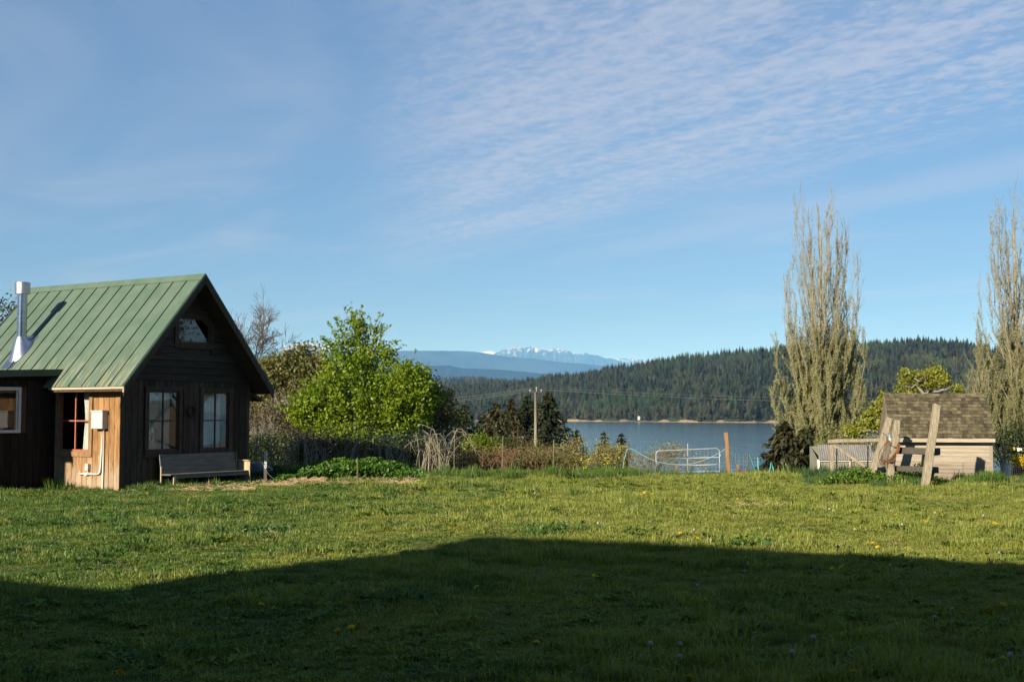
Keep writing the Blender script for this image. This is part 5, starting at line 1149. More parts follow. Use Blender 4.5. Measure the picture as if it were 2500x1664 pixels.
# brace of old lumber in front of it
rail('old_beam', at(2022, 1077, 39.2), at(2160, 1073, 39.0), 0.13, 0.11, post_m, 'old horizontal beam on the brace in front of the corrugated shed', 'beam', 8)
bp_ = at(2032, 1155, 39.3); bp_[2] = float(gz(bp_[0], bp_[1])); post('brace_post', bp_, at(2030, 1083, 39.25), 0.115, post_m, 'upright brace post at the left end of the old beam', seed=9, chop=0.005)
rail('diagonal_brace', at(2036, 1086, 39.12), at(2120, 1146, 39.05), 0.06, 0.10, post_m, 'diagonal timber brace in front of the corrugated shed', 'brace', 10)
for i, (px, top, bot, m_, lab) in enumerate(((2042, 1094, 1150, black_iron, 'black iron stake just right of the brace post'), (2118, 1086, 1142, black_iron, 'dark iron stake in front of the right end of the corrugated shed'), (2077, 1120, 1145, rust_dk, 'short rusty stake behind the diagonal brace'), (2163, 1060, 1150, stake_m, 'thin pale stake between the two left leaning posts'))):
    g0 = at(px, bot + 12, 38.9); g0[2] = float(gz(g0[0], g0[1])); t0 = at(px + 1, top, 38.9); MB().beam((0, 0, -0.1), t0 - g0, 0.035, 0.035, (0, 1, 0)).build('stake', m_, loc=tuple(g0), label=lab, cat='stake')
def log(name, a, b_, rad, m, label, seed):
    r = np.random.default_rng(seed); a, b_ = np.array(a), np.array(b_); c_ = curve((0, 0, 0), b_ - a, r, 0.03, 8); return MB().tube(c_, rad * (1 + r.normal(size=8) * 0.08), 10).build(name, m, loc=tuple(a), smooth=True, label=label, cat='log')
log('old_log', at(2085, 1158, 38.2), at(2160, 1146, 38.2), 0.10, plank_grey, 'grey log lying in the grass at the foot of the slanted post', 4)

# ================================================================ right edge: bin, flags, mesh panel, yellow flowers
q0 = ground(2456, 40.5); bn_ = thing('white_bin', q0, 'white ribbed bin with cut branches beside the shed', 'bin')
hb = at(2456, 1131, 40.5)[2] - q0[2]
prof = []
for i in range(9): prof += [(0.150 + 0.012 * i / 8 + (0.006 if i % 2 else 0), hb * i / 8)]
MB().lathe([(0.0, 0.0)] + prof + [(0.172, hb), (0.172, hb + 0.02), (0.155, hb + 0.02), (0.150, hb * 0.8), (0, hb * 0.8)], (0, 0, 0), 20).build('bin_body', white_paint, bn_, smooth=True)
r = np.random.default_rng(41); mb = MB()
for (px, py) in ((2413, 1092), (2432, 1078), (2424, 1050), (2440, 1060), (2452, 1095), (2470, 1100)):
    mb.tube(curve((0, 0, hb * 0.7), at(px, py, 40.5 + r.uniform(-.3, .3)) - q0, r, 0.08, 6), np.linspace(0.032, 0.010, 6), 5, False)
mb.build('branches', bark_grey, bn_, smooth=True)
flagcols = [('dark red', (0.05, 0.015, 0.012)), ('orange cream', (0.55, 0.36, 0.24)), ('yellow', (0.62, 0.52, 0.05)), ('white', (0.62, 0.60, 0.52)), ('pale blue', (0.30, 0.42, 0.58))]
a0, a1 = at(2432, 1080, 41), at(2540, 1087, 41); fl = thing('flag_string', a0, 'string of small coloured prayer flags at the right edge', 'flags')
tt = np.linspace(0, 1, 9)[:, None]; cc = (a1 - a0) * tt - np.array((0, 0, 1)) * 0.12 * 4 * tt * (1 - tt); MB().tube(cc, 0.006, 4, False).build('string', wire_m, fl)
for i, f_ in enumerate((0.02, 0.20, 0.36, 0.52, 0.68, 0.84)):
    nm, col_ = flagcols[i % 5]; p_ = np.array([np.interp(f_, tt[:, 0], cc[:, k_]) for k_ in range(3)]); w_, h_ = 0.17, 0.14; V = []
    for a in np.linspace(0, 1, 6):
        for b_ in np.linspace(0, 1, 5): V.append(p_ + np.array(((a - 0.5) * w_ + 0.03 * b_, 0.03 * math.sin(a * 5 + i) * b_, -b_ * h_ * (0.85 + 0.2 * math.sin(a * 3 + i)))))
    MB().add(V, [(k_ * 5 + j, k_ * 5 + j + 1, k_ * 5 + j + 6, k_ * 5 + j + 5) for k_ in range(5) for j in range(4)]).build('flag', mat('flag_cloth_%d' % i, col_, rough=0.9), fl, smooth=True, label=nm + ' flag')
mpn = thing('mesh_panel', ground(2472, 39.5), 'black wire mesh panel at the right edge beside the white bin', 'mesh panel'); hm = at(2472, 1135, 39.5)[2] - ground(2472, 39.5)[2]
mb = MB()
for i in range(13): mb.tube([(i * 0.065, 0, 0), (i * 0.065, 0, hm)], 0.005, 4, False)
for i in range(9): mb.tube([(0, 0, i * hm / 8), (0.78, 0, i * hm / 8)], 0.005, 4, False)
tag(mb.build('mesh_wires', black_iron, mpn), kind='stuff'); MB().tube([(0, 0.012, -0.1), (0, 0.012, hm + 0.05)], 0.018, 6).build('stake', black_iron, mpn)
leafy('yellow_shrub', 2490, 41.3, [(2478, 1128, 14, 10), (2492, 1122, 14, 11), (2505, 1128, 12, 12)], 60, 9, 0.055, 0.06, lf_yellow, lf_dark, 'shrub covered in yellow flowers at the right edge', 'shrub', 531, 0.02, 40, n_trunk=3)
leafy('dark_shrub', 2500, 42.2, [(2490, 1150, 22, 16), (2515, 1145, 26, 22)], 200, 10, 0.09, 0.09, lf_dark, bark_brown, 'dark shrub below the yellow flowers at the right edge', 'shrub', 532, 0.02, 60, n_trunk=3)

# ================================================================ gate, posts and hose on the crest
g0 = at(1602, 1161, 48); g0[2] = float(gz(g0[0], g0[1])) ; gw = at(1757, 1161, 48)[0] - g0[0]; hg = at(1600, 1100, 48)[2] - g0[2]; hg2 = at(1756, 1094, 48)[2] - g0[2]
gate = thing('metal_gate', g0, 'galvanised tube farm gate with rounded corners on the crest', 'gate'); rr_ = 0.02; cr = 0.13
a = np.linspace(0, math.pi / 2, 6)
fr = [(0, 0, 0.05)] + [(cr - cr * math.cos(t_), 0, hg - cr + cr * math.sin(t_)) for t_ in a] + [(gw - cr + cr * math.sin(t_), 0, hg2 - cr + cr * math.cos(t_)) for t_ in a] + [(gw, 0, 0.02)]
MB().tube(fr, 0.022, 8).build('frame', alu, gate, smooth=True)
for py0, py1 in ((1120, 1115.5), (1137.5, 1133), (1152, 1150), (1160, 1162)):
    MB().tube([(0.01, 0, at(1603, py0, 48)[2] - g0[2]), (gw - 0.01, 0, at(1756, py1, 48)[2] - g0[2])], 0.018, 8).build('rail', alu, gate, smooth=True)
MB().box((gw, -0.03, hg2 * 0.74), (gw + 0.05, 0.03, hg2 * 0.80)).build('latch', alu, gate)
def stake(px, Y, top_py, m_, label, name='stake', w=0.04, lean=0.0, round_=True, cat='stake', group=None):
    b0 = ground(px, Y); t0 = at(px + lean, top_py, Y) - b0
    (MB().tube([(0, 0, -0.2), t0], w / 2, 7) if round_ else MB().beam((0, 0, -0.2), t0, w, w, (0, 1, 0))).build(name, m_, loc=tuple(b0), label=label, cat=cat, group=group)
stake(1679, 48.6, 1082, alu, 'thin grey pipe standing behind the middle of the metal gate', 'pipe_post', 0.05, 0, cat='post')
stake(1535, 47.5, 1083, rust_dk, 'rusty stake carrying the blue hose left of the gate', w=0.045)
post('wooden_post', ground(1780, 47.2), at(1772, 1055, 47.2), 0.14, post_br, 'tall brown wooden post right of the metal gate', seed=21, chop=0.004)
post('short_post', ground(1652, 49.5), at(1652, 1137, 49.5), 0.11, post_br, 'short brown post seen through the metal gate', seed=22, chop=0.004)
post('short_post', ground(1802, 47.6), at(1800, 1133, 47.6), 0.11, post_br, 'short brown post just right of the tall wooden post', seed=23, chop=0.004)
mb = MB().lathe([(0.0, 0.0), (0.13, 0.02), (0.20, 0.14), (0.21, 0.20), (0.19, 0.20), (0.12, 0.05), (0, 0.04)], (0, 0, 0), 18); o = mb.build('rusty_bowl', rust, loc=tuple(ground(1811, 47) + np.array((0, 0, 0.03))), smooth=True, label='rusty bowl tipped on the ground beside the short brown post', cat='bowl'); o.rotation_euler = (R(30), R(18), 0)
stake(1827, 47.5, 1104, rust_dk, 'rusty fence stake between the wooden post and the teal stake', w=0.045)
stake(1853, 47.2, 1116, teal_m, 'bright teal plastic stake on the crest', w=0.055, lean=-3)
b0 = ground(1884, 46.8); MB().tube([at(1878, 1158, 46.8) - b0, at(1883, 1128, 46.8) - b0, at(1887, 1140, 46.8) - b0, at(1892, 1166, 46.8) - b0], 0.022, 6).build('teal_hoop', teal_m, loc=tuple(b0), smooth=True, label='bent teal tube forming an upside-down V on the crest', cat='hoop')
for i, (px, tp_, lab) in enumerate(((1901, 1135, 'tallest of the row of small stakes right of the teal hoop'), (1912, 1141, 'second small stake right of the teal hoop'), (1920, 1146, 'third small stake right of the teal hoop'), (1931, 1147, 'last small stake of the row, nearest the corrugated shed'))): stake(px, 47 - i * 0.3, tp_, stake_m, lab, 'small_stake', 0.035, -1, group='row of small stakes')
def hose(name, pts, Y, rad, m_, label, cat='hose'):
    P_ = np.array([at(a, b_, Y) for a, b_ in pts]); o_ = P_[0].copy(); t_ = np.arange(len(P_)); tn = np.linspace(0, len(P_) - 1, len(P_) * 6); 
    # Catmull-Rom through the points
    Q = []
    for s_ in tn:
        i = min(int(s_), len(P_) - 2); f_ = s_ - i; p0, p1, p2, p3 = P_[max(i - 1, 0)], P_[i], P_[i + 1], P_[min(i + 2, len(P_) - 1)]
        Q.append(0.5 * ((2 * p1) + (-p0 + p2) * f_ + (2 * p0 - 5 * p1 + 4 * p2 - p3) * f_ ** 2 + (-p0 + 3 * p1 - 3 * p2 + p3) * f_ ** 3))
    return MB().tube(np.array(Q) - o_, rad, 7).build(name, m_, loc=tuple(o_), smooth=True, label=label, cat=cat)
hose('garden_hose', [(1520, 1146), (1524, 1122), (1530, 1100), (1535, 1095), (1546, 1097), (1573, 1113), (1601, 1125), (1634, 1132), (1668, 1133), (1690, 1131), (1723, 1121), (1756, 1105), (1772, 1095), (1780, 1095)], 47.45, 0.011, hose_m, 'pale blue hose draped from the rusty stake across the gate')
hose('drip_hose', [(1779, 1094), (1784, 1108), (1791, 1125), (1798, 1140), (1806, 1158)], 47.1, 0.016, mat('dark_teal_hose', (0.04, 0.13, 0.14), rough=0.5), 'dark teal hose hanging down from the tall wooden post')
hose('teal_string', [(1829, 1108), (1834, 1122), (1841, 1142), (1850, 1160)], 47.3, 0.012, teal_m, 'thin teal cord slanting down from the rusty fence stake', 'cord')
# sagging wire fence behind the gate
wf = thing('wire_fence', ground(1760, 48.9), 'sagging square wire fence behind the gate and wooden post', 'fence'); o_ = np.array(wf.location); mb = MB()
def wtop(px): return np.interp(px, [1675, 1756, 1775, 1800, 1827, 1855], [1100, 1098, 1092, 1108, 1108, 1122])
for f_ in np.linspace(0, 1, 8):
    q_ = []
    for px in np.arange(1672, 1858, 8): q_.append(at(px, wtop(px) * (1 - f_) + 1170 * f_, 48.9) - o_)
    mb.tube(q_, 0.0055, 3, False)
for px in np.arange(1672, 1858, 9.5): mb.tube([at(px, wtop(px), 48.9) - o_, at(px + 1, 1172, 48.9) - o_], 0.0055, 3, False)
tag(mb.build('wire_mesh', wire_m, wf), kind='stuff')
# thin stakes with wire mesh along the hedge
hf = thing('hedge_fence', ground(990, 43.6), 'thin wire fence on tall rusty stakes in front of the hedge', 'fence'); o_ = np.array(hf.location); hx = [(626, 1033), (727.5, 1041), (873, 1060), (993, 1057), (1108, 1050), (1226, 1067), (1350, 1072)]
for px, tp_ in hx:
    b0 = ground(px, 43.6); t0 = at(px + 2, tp_, 43.6); MB().tube([b0 - o_ - np.array((0, 0, .2)), t0 - o_], 0.018, 6).build('stake', stake_m, hf)
mb = MB()
for z in np.linspace(0.12, 1.25, 8): mb.tube([ground(px, 43.64) + np.array((0, 0, z + 0.02 * math.sin(px * .05))) - o_ for px in np.arange(600, 1352, 18)], 0.0022, 3, False)
for px in np.arange(604, 1350, 10.5): mb.tube([ground(px, 43.64) - o_, ground(px, 43.64) + np.array((0, 0, 1.25)) - o_], 0.002, 3, False)
tag(mb.build('wire_mesh', rust_dk, hf), kind='stuff')
stake(873, 37.5, 1117, stake_m, 'single thin stake in the lawn in front of the nettle patch', w=0.03, lean=-1)
post('leaning_stick', ground(845, 44.2), at(872, 1072, 44.2), 0.09, post_m, 'mossy slanted timber leaning in front of the bright green tree', 'timber', seed=25, chop=0.004)
# spigot post by the bench
yel = mat('yellow_plastic', (0.72, 0.47, 0.03), rough=0.45)
q0 = ground(648, 37.9); sp = thing('water_spigot', q0, 'water spigot post with white sleeve and yellow hose connector right of the bench', 'spigot'); s_ = mpp(37.9)
zw0, zw1, zt = [at(648, v, 37.9)[2] - q0[2] for v in (1143, 1100, 1078)]
MB().box((-0.045, -0.045, -0.1), (0.045, 0.045, zw0)).build('post', rail_dk, sp); MB().box((-0.036, -0.036, zw0 + .002), (0.036, 0.036, zw1)).build('sleeve', white_frame, sp)
for i in range(6): MB().box((-0.012, -0.040, zw0 + 0.05 + i * 0.075), (0.012, -0.0365, zw0 + 0.075 + i * 0.075)).build('slot', rail_dk, sp)
MB().tube([(0, 0, zw1), (0, 0, zw1 + 0.13)], 0.028, 8).build('pipe', rust, sp, smooth=True); MB().tube([(0, 0, zw1 + 0.10), (0.02, 0, zw1 + 0.18), (0.03, 0, zt)], [0.03, 0.022, 0.014], 8).build('handle', rust, sp, smooth=True)
MB().tube([(0, 0, zw1 + 0.06), (-0.06, -0.02, zw1 + 0.05), (-0.10, -0.03, zw1 + 0.0)], [0.028, 0.03, 0.034], 10).build('connector', yel, sp, smooth=True)
MB().tube([(-0.10, -0.03, zw1 + 0.09), (-0.10, -0.03, zw1 + 0.03)], 0.03, 10).build('tap', yel, sp, smooth=True)
MB().tube(np.array([at(a, b_, 37.8) for a, b_ in ((641, 1110), (640, 1128), (646, 1142), (656, 1158), (668, 1168), (682, 1176))]) - q0, 0.006, 6, False).build('hose', wire_m, sp, smooth=True)
# folded tarp heap behind the bench
r = np.random.default_rng(71); n = 22; V = []; F = []
for i in range(n + 1):
    for j in range(n + 1):
        x_, y_ = (i / n - .5) * 1.2, (j / n - .5) * 0.8; d = max(0, 1 - (x_ / .6) ** 2 - (y_ / .4) ** 2); V.append((x_, y_, 0.55 * d ** 0.6 + 0.05 * (fbm(np.array(x_ * 5 + 9), np.array(y_ * 5), 3, 3) - .5)))
for i in range(n):
    for j in range(n): a = i * (n + 1) + j; F.append((a, a + n + 1, a + n + 2, a + 1))
MB().add(V, F).build('tarp_heap', mat('grey_tarp', (0.15, 0.17, 0.19), (0.10, 0.115, 0.13), 4, rough=0.5), loc=tuple(ground(630, 40.2)), smooth=True, label='grey plastic tarp heaped behind the bench end', cat='tarp')

# ================================================================ utility pole and wires
pole_m = mat('grey_pole_wood', (0.33, 0.28, 0.21), (0.24, 0.20, 0.15), 3, (4, 4, 0.4), 0.9, bump=0.4)
UP = ground(1308, 97); up = thing('utility_pole', UP, 'grey wooden utility pole with crossarm before the far hill', 'utility pole'); zt = at(1308, 956, 97)[2] - UP[2]
MB().tube([(0, 0, -0.5), (0, 0, zt * .5), (0, 0, zt)], [0.14, 0.125, 0.10], 12).build('pole', pole_m, up, smooth=True)
ca = thing_ = MB().beam((-0.50, 0, zt - 0.02), (0.50, 0.2, zt - 0.02), 0.10, 0.13).build('crossarm', rail_dk, up)
for x_ in (-0.44, 0.44): MB().lathe([(0.03, 0), (0.05, 0.05), (0.035, 0.08), (0.05, 0.12), (0.0, 0.15)], (x_, x_ * 0.2 + 0.12, zt + 0.05), 8).build('insulator', white_frame, up, smooth=True)
MB().lathe([(0.025, 0), (0.025, 0.25), (0.05, 0.27), (0.05, 0.33), (0, 0.36)], (0.06, 0.02, zt), 8).build('pin', white_frame, up, smooth=True)
wire_pale = mat('pale_power_wire', (0.26, 0.29, 0.27), rough=0.5)
def span(name, pts, label, rad=0.010):
    P_ = np.array(pts); o_ = P_[0].copy(); Q = []
    for a, b_ in zip(P_[:-1], P_[1:]):
        for f_ in np.linspace(0, 1, 14)[:-1]: Q.append(a + (b_ - a) * f_ - np.array((0, 0, 1)) * np.linalg.norm(b_ - a) * 0.012 * 4 * f_ * (1 - f_))
    Q.append(P_[-1]); MB().tube(np.array(Q) - o_, rad, 4, False).build(name, wire_pale, loc=tuple(o_), label=label, cat='wire', group='power lines')
pl = lambda x_, dz: UP + np.array((x_, 0.1, zt + dz))
span('power_wire', [at(760, 1000, 90), pl(0.06, 0.36), at(2700, 940, 170)], 'topmost thin power line over the pole top')
span('power_wire', [at(760, 1012, 90), pl(-0.44, 0.2), at(2700, 949, 168)], 'power line on the left insulator of the crossarm')
span('power_wire', [at(760, 1015, 90.5), pl(0.44, 0.2), at(2700, 953, 172)], 'power line on the right insulator of the crossarm')
span('power_wire', [at(800, 1080, 90.5), UP + np.array((0, -0.2, zt - 3.4)), at(2700, 1056, 170)], 'lowest line crossing the water below the crossarm', 0.008)
# white day-mark hut on the far shore
wx = at(1559, 1020, 1); px = 1559; Yw = float(shore(np.array(px))) + 4; hutb = np.array(((px - CX) / FPX * Yw, Yw, LAKE_Z + 3.2)); s_ = Yw / FPX
dm = thing('shore_hut', hutb, 'tiny white hut on the far shore', 'hut'); MB().box((-1.8, -1.5, -1), (1.8, 1.5, 3.4)).build('wall', white_frame, dm); MB().prism([(-2.0, 3.4), (2.0, 3.4), (0.7, 4.6), (-0.7, 4.6)], 1, -1.6, 1.6).build('roof', white_frame, dm); MB().box((-0.4, -0.5, 4.6), (0.4, 0.5, 5.5)).build('cupola', white_frame, dm)

# ================================================================ farmhouse behind the photographer, which shades the foreground
fh_m = mat('farmhouse_board', (0.10, 0.08, 0.06), (0.14, 0.115, 0.09), 2, (0.3, 1, 8), 0.85); fr_m = mat('farmhouse_roof', (0.07, 0.07, 0.07), (0.10, 0.10, 0.095), 4)
kk = 1 / math.tan(SUN_EL); sdir = np.array((math.sin(SUN_AZ), math.cos(SUN_AZ)))
FH, FH2 = 9.0, 6.0; fc = np.array((-0.53, 21.55)) - FH * kk * sdir; fu = np.array((0.8888, -0.4583)); fv = np.array((0.4583, 0.8888))
fh = thing('farmhouse', (fc[0], fc[1], 0), 'long two-storey farmhouse behind the photographer, seen only by its shadow on the lawn', 'house', rz=math.atan2(fu[1], fu[0]))
FLEN, FDEP = 27.0, 9.0
MB().box((0.4, -FDEP + 0.6, 0), (FLEN - 0.4, -0.6, FH - 0.12)).build('wall', fh_m, fh)
mb = MB(); mb.prism([(-FDEP, FH - 0.12), (0, FH - 0.12), (0, FH), (-FDEP * 0.5, FH + 0.40), (-FDEP, FH)], 0, 0, FLEN); mb.build('roof', fr_m, fh)
for i in range(6):
    for z_ in (1.2, 4.6):
        w = MB().box((2.5 + i * 4.0, -0.598, z_), (3.7 + i * 4.0, -0.55, z_ + 1.5)).build('window', white_frame, fh)
        MB().add([(2.58 + i * 4.0, -0.545, z_ + .08), (3.62 + i * 4.0, -0.545, z_ + .08), (3.62 + i * 4.0, -0.545, z_ + 1.42), (2.58 + i * 4.0, -0.545, z_ + 1.42)], [(3, 2, 1, 0)]).build('pane', glass, w)
bq = np.array((-4.16, 14.73)) - FH2 * kk * sdir - fc; bx_, by_ = float(bq @ fu), float(bq @ fv)
MB().box((bx_ - 9, by_ - 7, 0), (min(bx_ + 1.5, 0.39), by_ - 0.5, FH2 - 0.15)).build('side_wing', fh_m, fh)
MB().box((bx_ - 9.3, by_ - 7.3, FH2 - 0.14), (bx_ + 1.2, by_, FH2)).build('side_wing_roof', fr_m, fh)

# ================================================================ grass
def grass_mat(name, gcol, ycol, bcol, right=True):
    m = bpy.data.materials.new(name); m.use_nodes = True; t = NT(m.node_tree); t.n.clear()
    pos = t.new('ShaderNodeNewGeometry').outputs['Position']; oi = t.new('ShaderNodeObjectInfo').outputs['Random']
    sx = t.new('ShaderNodeSeparateXYZ', ins={0: pos}); big = t.noise(pos, 0.55, 4, 0.6); mid = t.noise(pos, 2.3, 3, 0.6)
    xr = t.ramp(sx.outputs[0], -9.0, 7.0)
    fac = t.math('ADD', t.math('ADD', t.math('MULTIPLY', big, 1.0), t.math('MULTIPLY', mid, 0.5)), t.math('ADD', t.math('MULTIPLY', xr, 0.34), t.math('MULTIPLY', oi, 0.28)))
    c = t.mix(t.ramp(fac, 0.84, 1.18), gcol, ycol)
    br = t.math('MULTIPLY', t.ramp(t.noise(pos, 0.9, 4, 0.65), 0.56, 0.72), t.ramp(oi, 0.35, 0.8))
    c = t.mix(br, c, bcol)
    f = t.math('ADD', t.math('MULTIPLY', t.math('SUBTRACT', oi, 0.5), 0.45), 1.0); c = t.new('ShaderNodeVectorMath', operation='SCALE', ins={0: c, 3: f}).outputs[0]
    d = t.new('ShaderNodeBsdfDiffuse', ins={0: c}); tr = t.new('ShaderNodeBsdfTranslucent', ins={0: t.new('ShaderNodeVectorMath', operation='MULTIPLY', ins={0: c, 1: (1.2, 1.25, 0.5)}).outputs[0]})
    g = t.new('ShaderNodeBsdfGlossy', ins={0: (1, 1, 1, 1), 1: 0.5})
    s1 = t.new('ShaderNodeMixShader', ins={0: 0.32, 1: d.outputs[0], 2: tr.outputs[0]}); s2 = t.new('ShaderNodeMixShader', ins={0: 0.02, 1: s1.outputs[0], 2: g.outputs[0]})
    t.new('ShaderNodeOutputMaterial', ins={0: s2.outputs[0]}); return m
gm = grass_mat('lawn_grass', (0.080, 0.148, 0.030), (0.222, 0.250, 0.048), (0.25, 0.20, 0.10))
wm = grass_mat('lawn_weed', (0.075, 0.150, 0.030), (0.135, 0.205, 0.032), (0.12, 0.13, 0.05))
def tuft(seed, nb, rad, h0, h1, w, lean=0.6, m=None):
    r = np.random.default_rng(seed); V = []; F = []
    for i in range(nb):
        a = r.uniform(0, 6.28); b0 = np.array((math.cos(a), math.sin(a), 0)) * rad * math.sqrt(r.uniform()); h = r.uniform(h0, h1); a2 = a + r.normal() * 0.8; d = np.array((math.cos(a2), math.sin(a2), 0)) * lean * r.uniform(0.1, 1.0); s_ = np.array((-math.sin(a2 + r.normal() * .5), math.cos(a2), 0)) * w * r.uniform(0.6, 1.3) / 2
        m1 = b0 + d * h * 0.35 + np.array((0, 0, h * 0.62)); tp = b0 + d * h + np.array((0, 0, h * (1 - 0.25 * np.linalg.norm(d)))); k_ = len(V)
        V += [b0 - s_, b0 + s_, m1 + s_ * .8, m1 - s_ * .8, tp]; F += [(k_, k_ + 1, k_ + 2), (k_, k_ + 2, k_ + 3), (k_ + 3, k_ + 2, k_ + 4)]
    return raw_mesh('tuft', V, F, m)
def rosette(seed, nl, L, w, m, up=0.35):
    r = np.random.default_rng(seed); V = []; F = []
    for i in range(nl):
        a = i * 2.4 + r.uniform(-.3, .3); d = np.array((math.cos(a), math.sin(a), 0)); s_ = np.array((-d[1], d[0], 0)); l = L * r.uniform(0.6, 1.1); u_ = up * r.uniform(0.4, 1.6); k_ = len(V)
        V += [np.zeros(3) + (0, 0, .01), d * l * .5 + s_ * w + (0, 0, l * u_), d * l * .5 - s_ * w + (0, 0, l * u_), d * l + (0, 0, l * u_ * .75), d * l * .5 + (0, 0, l * u_ - w * .3)]
        F += [(k_, k_ + 1, k_ + 4), (k_, k_ + 4, k_ + 2), (k_ + 1, k_ + 3, k_ + 4), (k_ + 4, k_ + 3, k_ + 2)]
    return raw_mesh('rosette', V, F, m)
COT_I = M58.inverted()
def clear_of_buildings(P_):
    A = np.array(COT_I); q_ = P_ @ A[:3, :3].T + A[:3, 3]
    k_ = ~((q_[:, 0] > -0.03) & (q_[:, 0] < CW + 0.03) & (q_[:, 1] > -0.03) & (q_[:, 1] < CL)) & ~((q_[:, 0] > WX) & (q_[:, 0] < 0.1) & (q_[:, 1] > 2.68) & (q_[:, 1] < 7))
    v = P_ - SH; c_, s_ = math.cos(R(9)), math.sin(R(9)); lx, ly = v[:, 0] * c_ - v[:, 1] * s_, v[:, 0] * s_ + v[:, 1] * c_
    return k_ & ~((np.abs(lx) < SWD) & (ly > 0) & (ly < SDP))
rg = np.random.default_rng(2024)
def lawn_points(n, y0, y1, pw):
    yy = np.linspace(y0, y1, 400); w = (0.92 * yy + 6) * yy ** pw; cdf = np.cumsum(w) / w.sum(); Y = np.interp(rg.uniform(0, 1, n), cdf, yy); X = rg.uniform(-1, 1, n) * (0.46 * Y + 3); P_ = np.stack([X, Y, gz(X, Y)], -1); return P_[clear_of_buildings(P_)]
protos = [tuft(600 + i, 34, 0.12, 0.020, 0.052, 0.0065, 1.0, gm) for i in range(4)] + [tuft(610 + i, 26, 0.08, 0.05, 0.115, 0.006, 0.7, gm) for i in range(3)] + [rosette(620, 9, 0.10, 0.016, wm), rosette(621, 14, 0.07, 0.013, wm, 0.6), rosette(622, 22, 0.045, 0.012, wm, 0.9)]
dead_m = mat('dead_blade', (0.30, 0.24, 0.13), (0.22, 0.17, 0.09), 6)
protos += [tuft(630, 14, 0.10, 0.03, 0.09, 0.005, 1.2, dead_m)]
P_ = lawn_points(165000, 5.2, 44.5, -0.85); n = len(P_)
lush = fbm(P_[:, 0] * 0.7 + 5, P_[:, 1] * 0.7, 3, 31); wd_ = fbm(P_[:, 0] * 0.45 + 50, P_[:, 1] * 0.45, 3, 33); u = rg.uniform(0, 1, n)
idx = rg.integers(0, 4, n); tl = (lush > 0.58) & (u < 0.22) | (u < 0.03); idx[tl] = rg.integers(4, 7, tl.sum())
dd_ = rg.uniform(0, 1, n) < 0.035; idx[dd_] = 10
left = P_[:, 0] < 0.12 * P_[:, 1]
we = (~tl) & (wd_ > 0.51) & (u > 0.86 - 0.08 * left); idx[we] = rg.integers(7, 10, we.sum())
fine = fbm(P_[:, 0] * 4.5, P_[:, 1] * 4.5, 3, 41); bare = fbm(P_[:, 0] * 0.9 + 90, P_[:, 1] * 0.9, 4, 43) > 0.63
s_ = np.where(bare, 0.55, 1.0) * (0.20 + 1.55 * fine) * (0.72 + 0.75 * lush) * rg.uniform(0.75, 1.3, n) * (1 + 0.010 * (P_[:, 1] - 7)); rot = np.stack([rg.normal(0, .12, n), rg.normal(0, .12, n), rg.uniform(0, 6.28, n)], -1)
hs = s_ * (0.72 + 0.22 * (lush > 0.5))
scatter('lawn_grass', P_, rot, np.stack([s_, s_, hs], -1), idx, protos, kind='stuff', label='mown lawn grass with broad-leaved weeds')
# longer grass along the hedge, the crest, the shed and the cottage foot
tp = [tuft(640 + i, 26, 0.13, 0.14, 0.36, 0.012, 0.5, lf_grassy) for i in range(3)] + [tuft(650 + i, 28, 0.13, 0.16, 0.40, 0.013, 0.6, lf_blue) for i in range(2)]
PT = []; SC = []; ID = []
def strip(px0, px1, Y0, Y1, n, s0, s1, ids):
    px = rg.uniform(px0, px1, n); Y = rg.uniform(Y0, Y1, n); X = (px - CX) / FPX * Y; PT.append(np.stack([X, Y, gz(X, Y)], -1)); SC.append(rg.uniform(s0, s1, n) * np.clip(2.1 * fbm(X * 1.6, Y * 1.6, 4, 47) - 0.42, 0.15, 1.3)); ID.append(rg.choice(ids, n))
strip(1020, 1500, 41.2, 43.4, 900, 0.7, 1.35, [0, 1, 2]); strip(600, 1040, 42.2, 44.5, 500, 0.7, 1.3, [0, 1, 2, 3]); strip(1400, 1560, 42.5, 46, 420, 0.8, 1.5, [0, 1, 2])
strip(1560, 1960, 43.5, 47.5, 600, 0.2, 0.5, [0, 1, 2]); strip(1960, 2150, 37.3, 40.5, 420, 0.7, 1.4, [0, 3, 4]); strip(2120, 2260, 36.0, 37.8, 260, 0.7, 1.35, [0, 1, 3, 4]); strip(2240, 2330, 35.6, 37.4, 120, 0.45, 0.9, [0, 1]); strip(2330, 2440, 36.2, 38.3, 420, 0.8, 1.6, [0, 1, 2]); strip(2400, 2540, 37.4, 40, 260, 0.6, 1.3, [0, 1, 3])
strip(-60, 2700, 44.5, 58, 2600, 0.8, 1.6, [0, 1, 2, 3])
lx = rg.uniform(0.1, 5.2, 200); ly = -rg.uniform(0.03, 0.35, 200); Q = np.array([M58 @ Vector((a, b_, 0)) for a, b_ in zip(lx, ly)]); Q[:, 2] = gz(Q[:, 0], Q[:, 1]); PT.append(Q); SC.append(rg.uniform(0.35, 0.8, 200)); ID.append(rg.integers(0, 4, 200))
lx = -rg.uniform(0.02, 0.25, 70); ly = rg.uniform(0.0, 2.7, 70); Q = np.array([M58 @ Vector((a, b_, 0)) for a, b_ in zip(lx, ly)]); Q[:, 2] = gz(Q[:, 0], Q[:, 1]); PT.append(Q); SC.append(rg.uniform(0.25, 0.6, 70)); ID.append(rg.integers(0, 3, 70))
PT = np.concatenate(PT); SC = np.concatenate(SC); ID = np.concatenate(ID); k_ = clear_of_buildings(PT); PT, SC, ID = PT[k_], SC[k_], ID[k_]; n = len(PT)
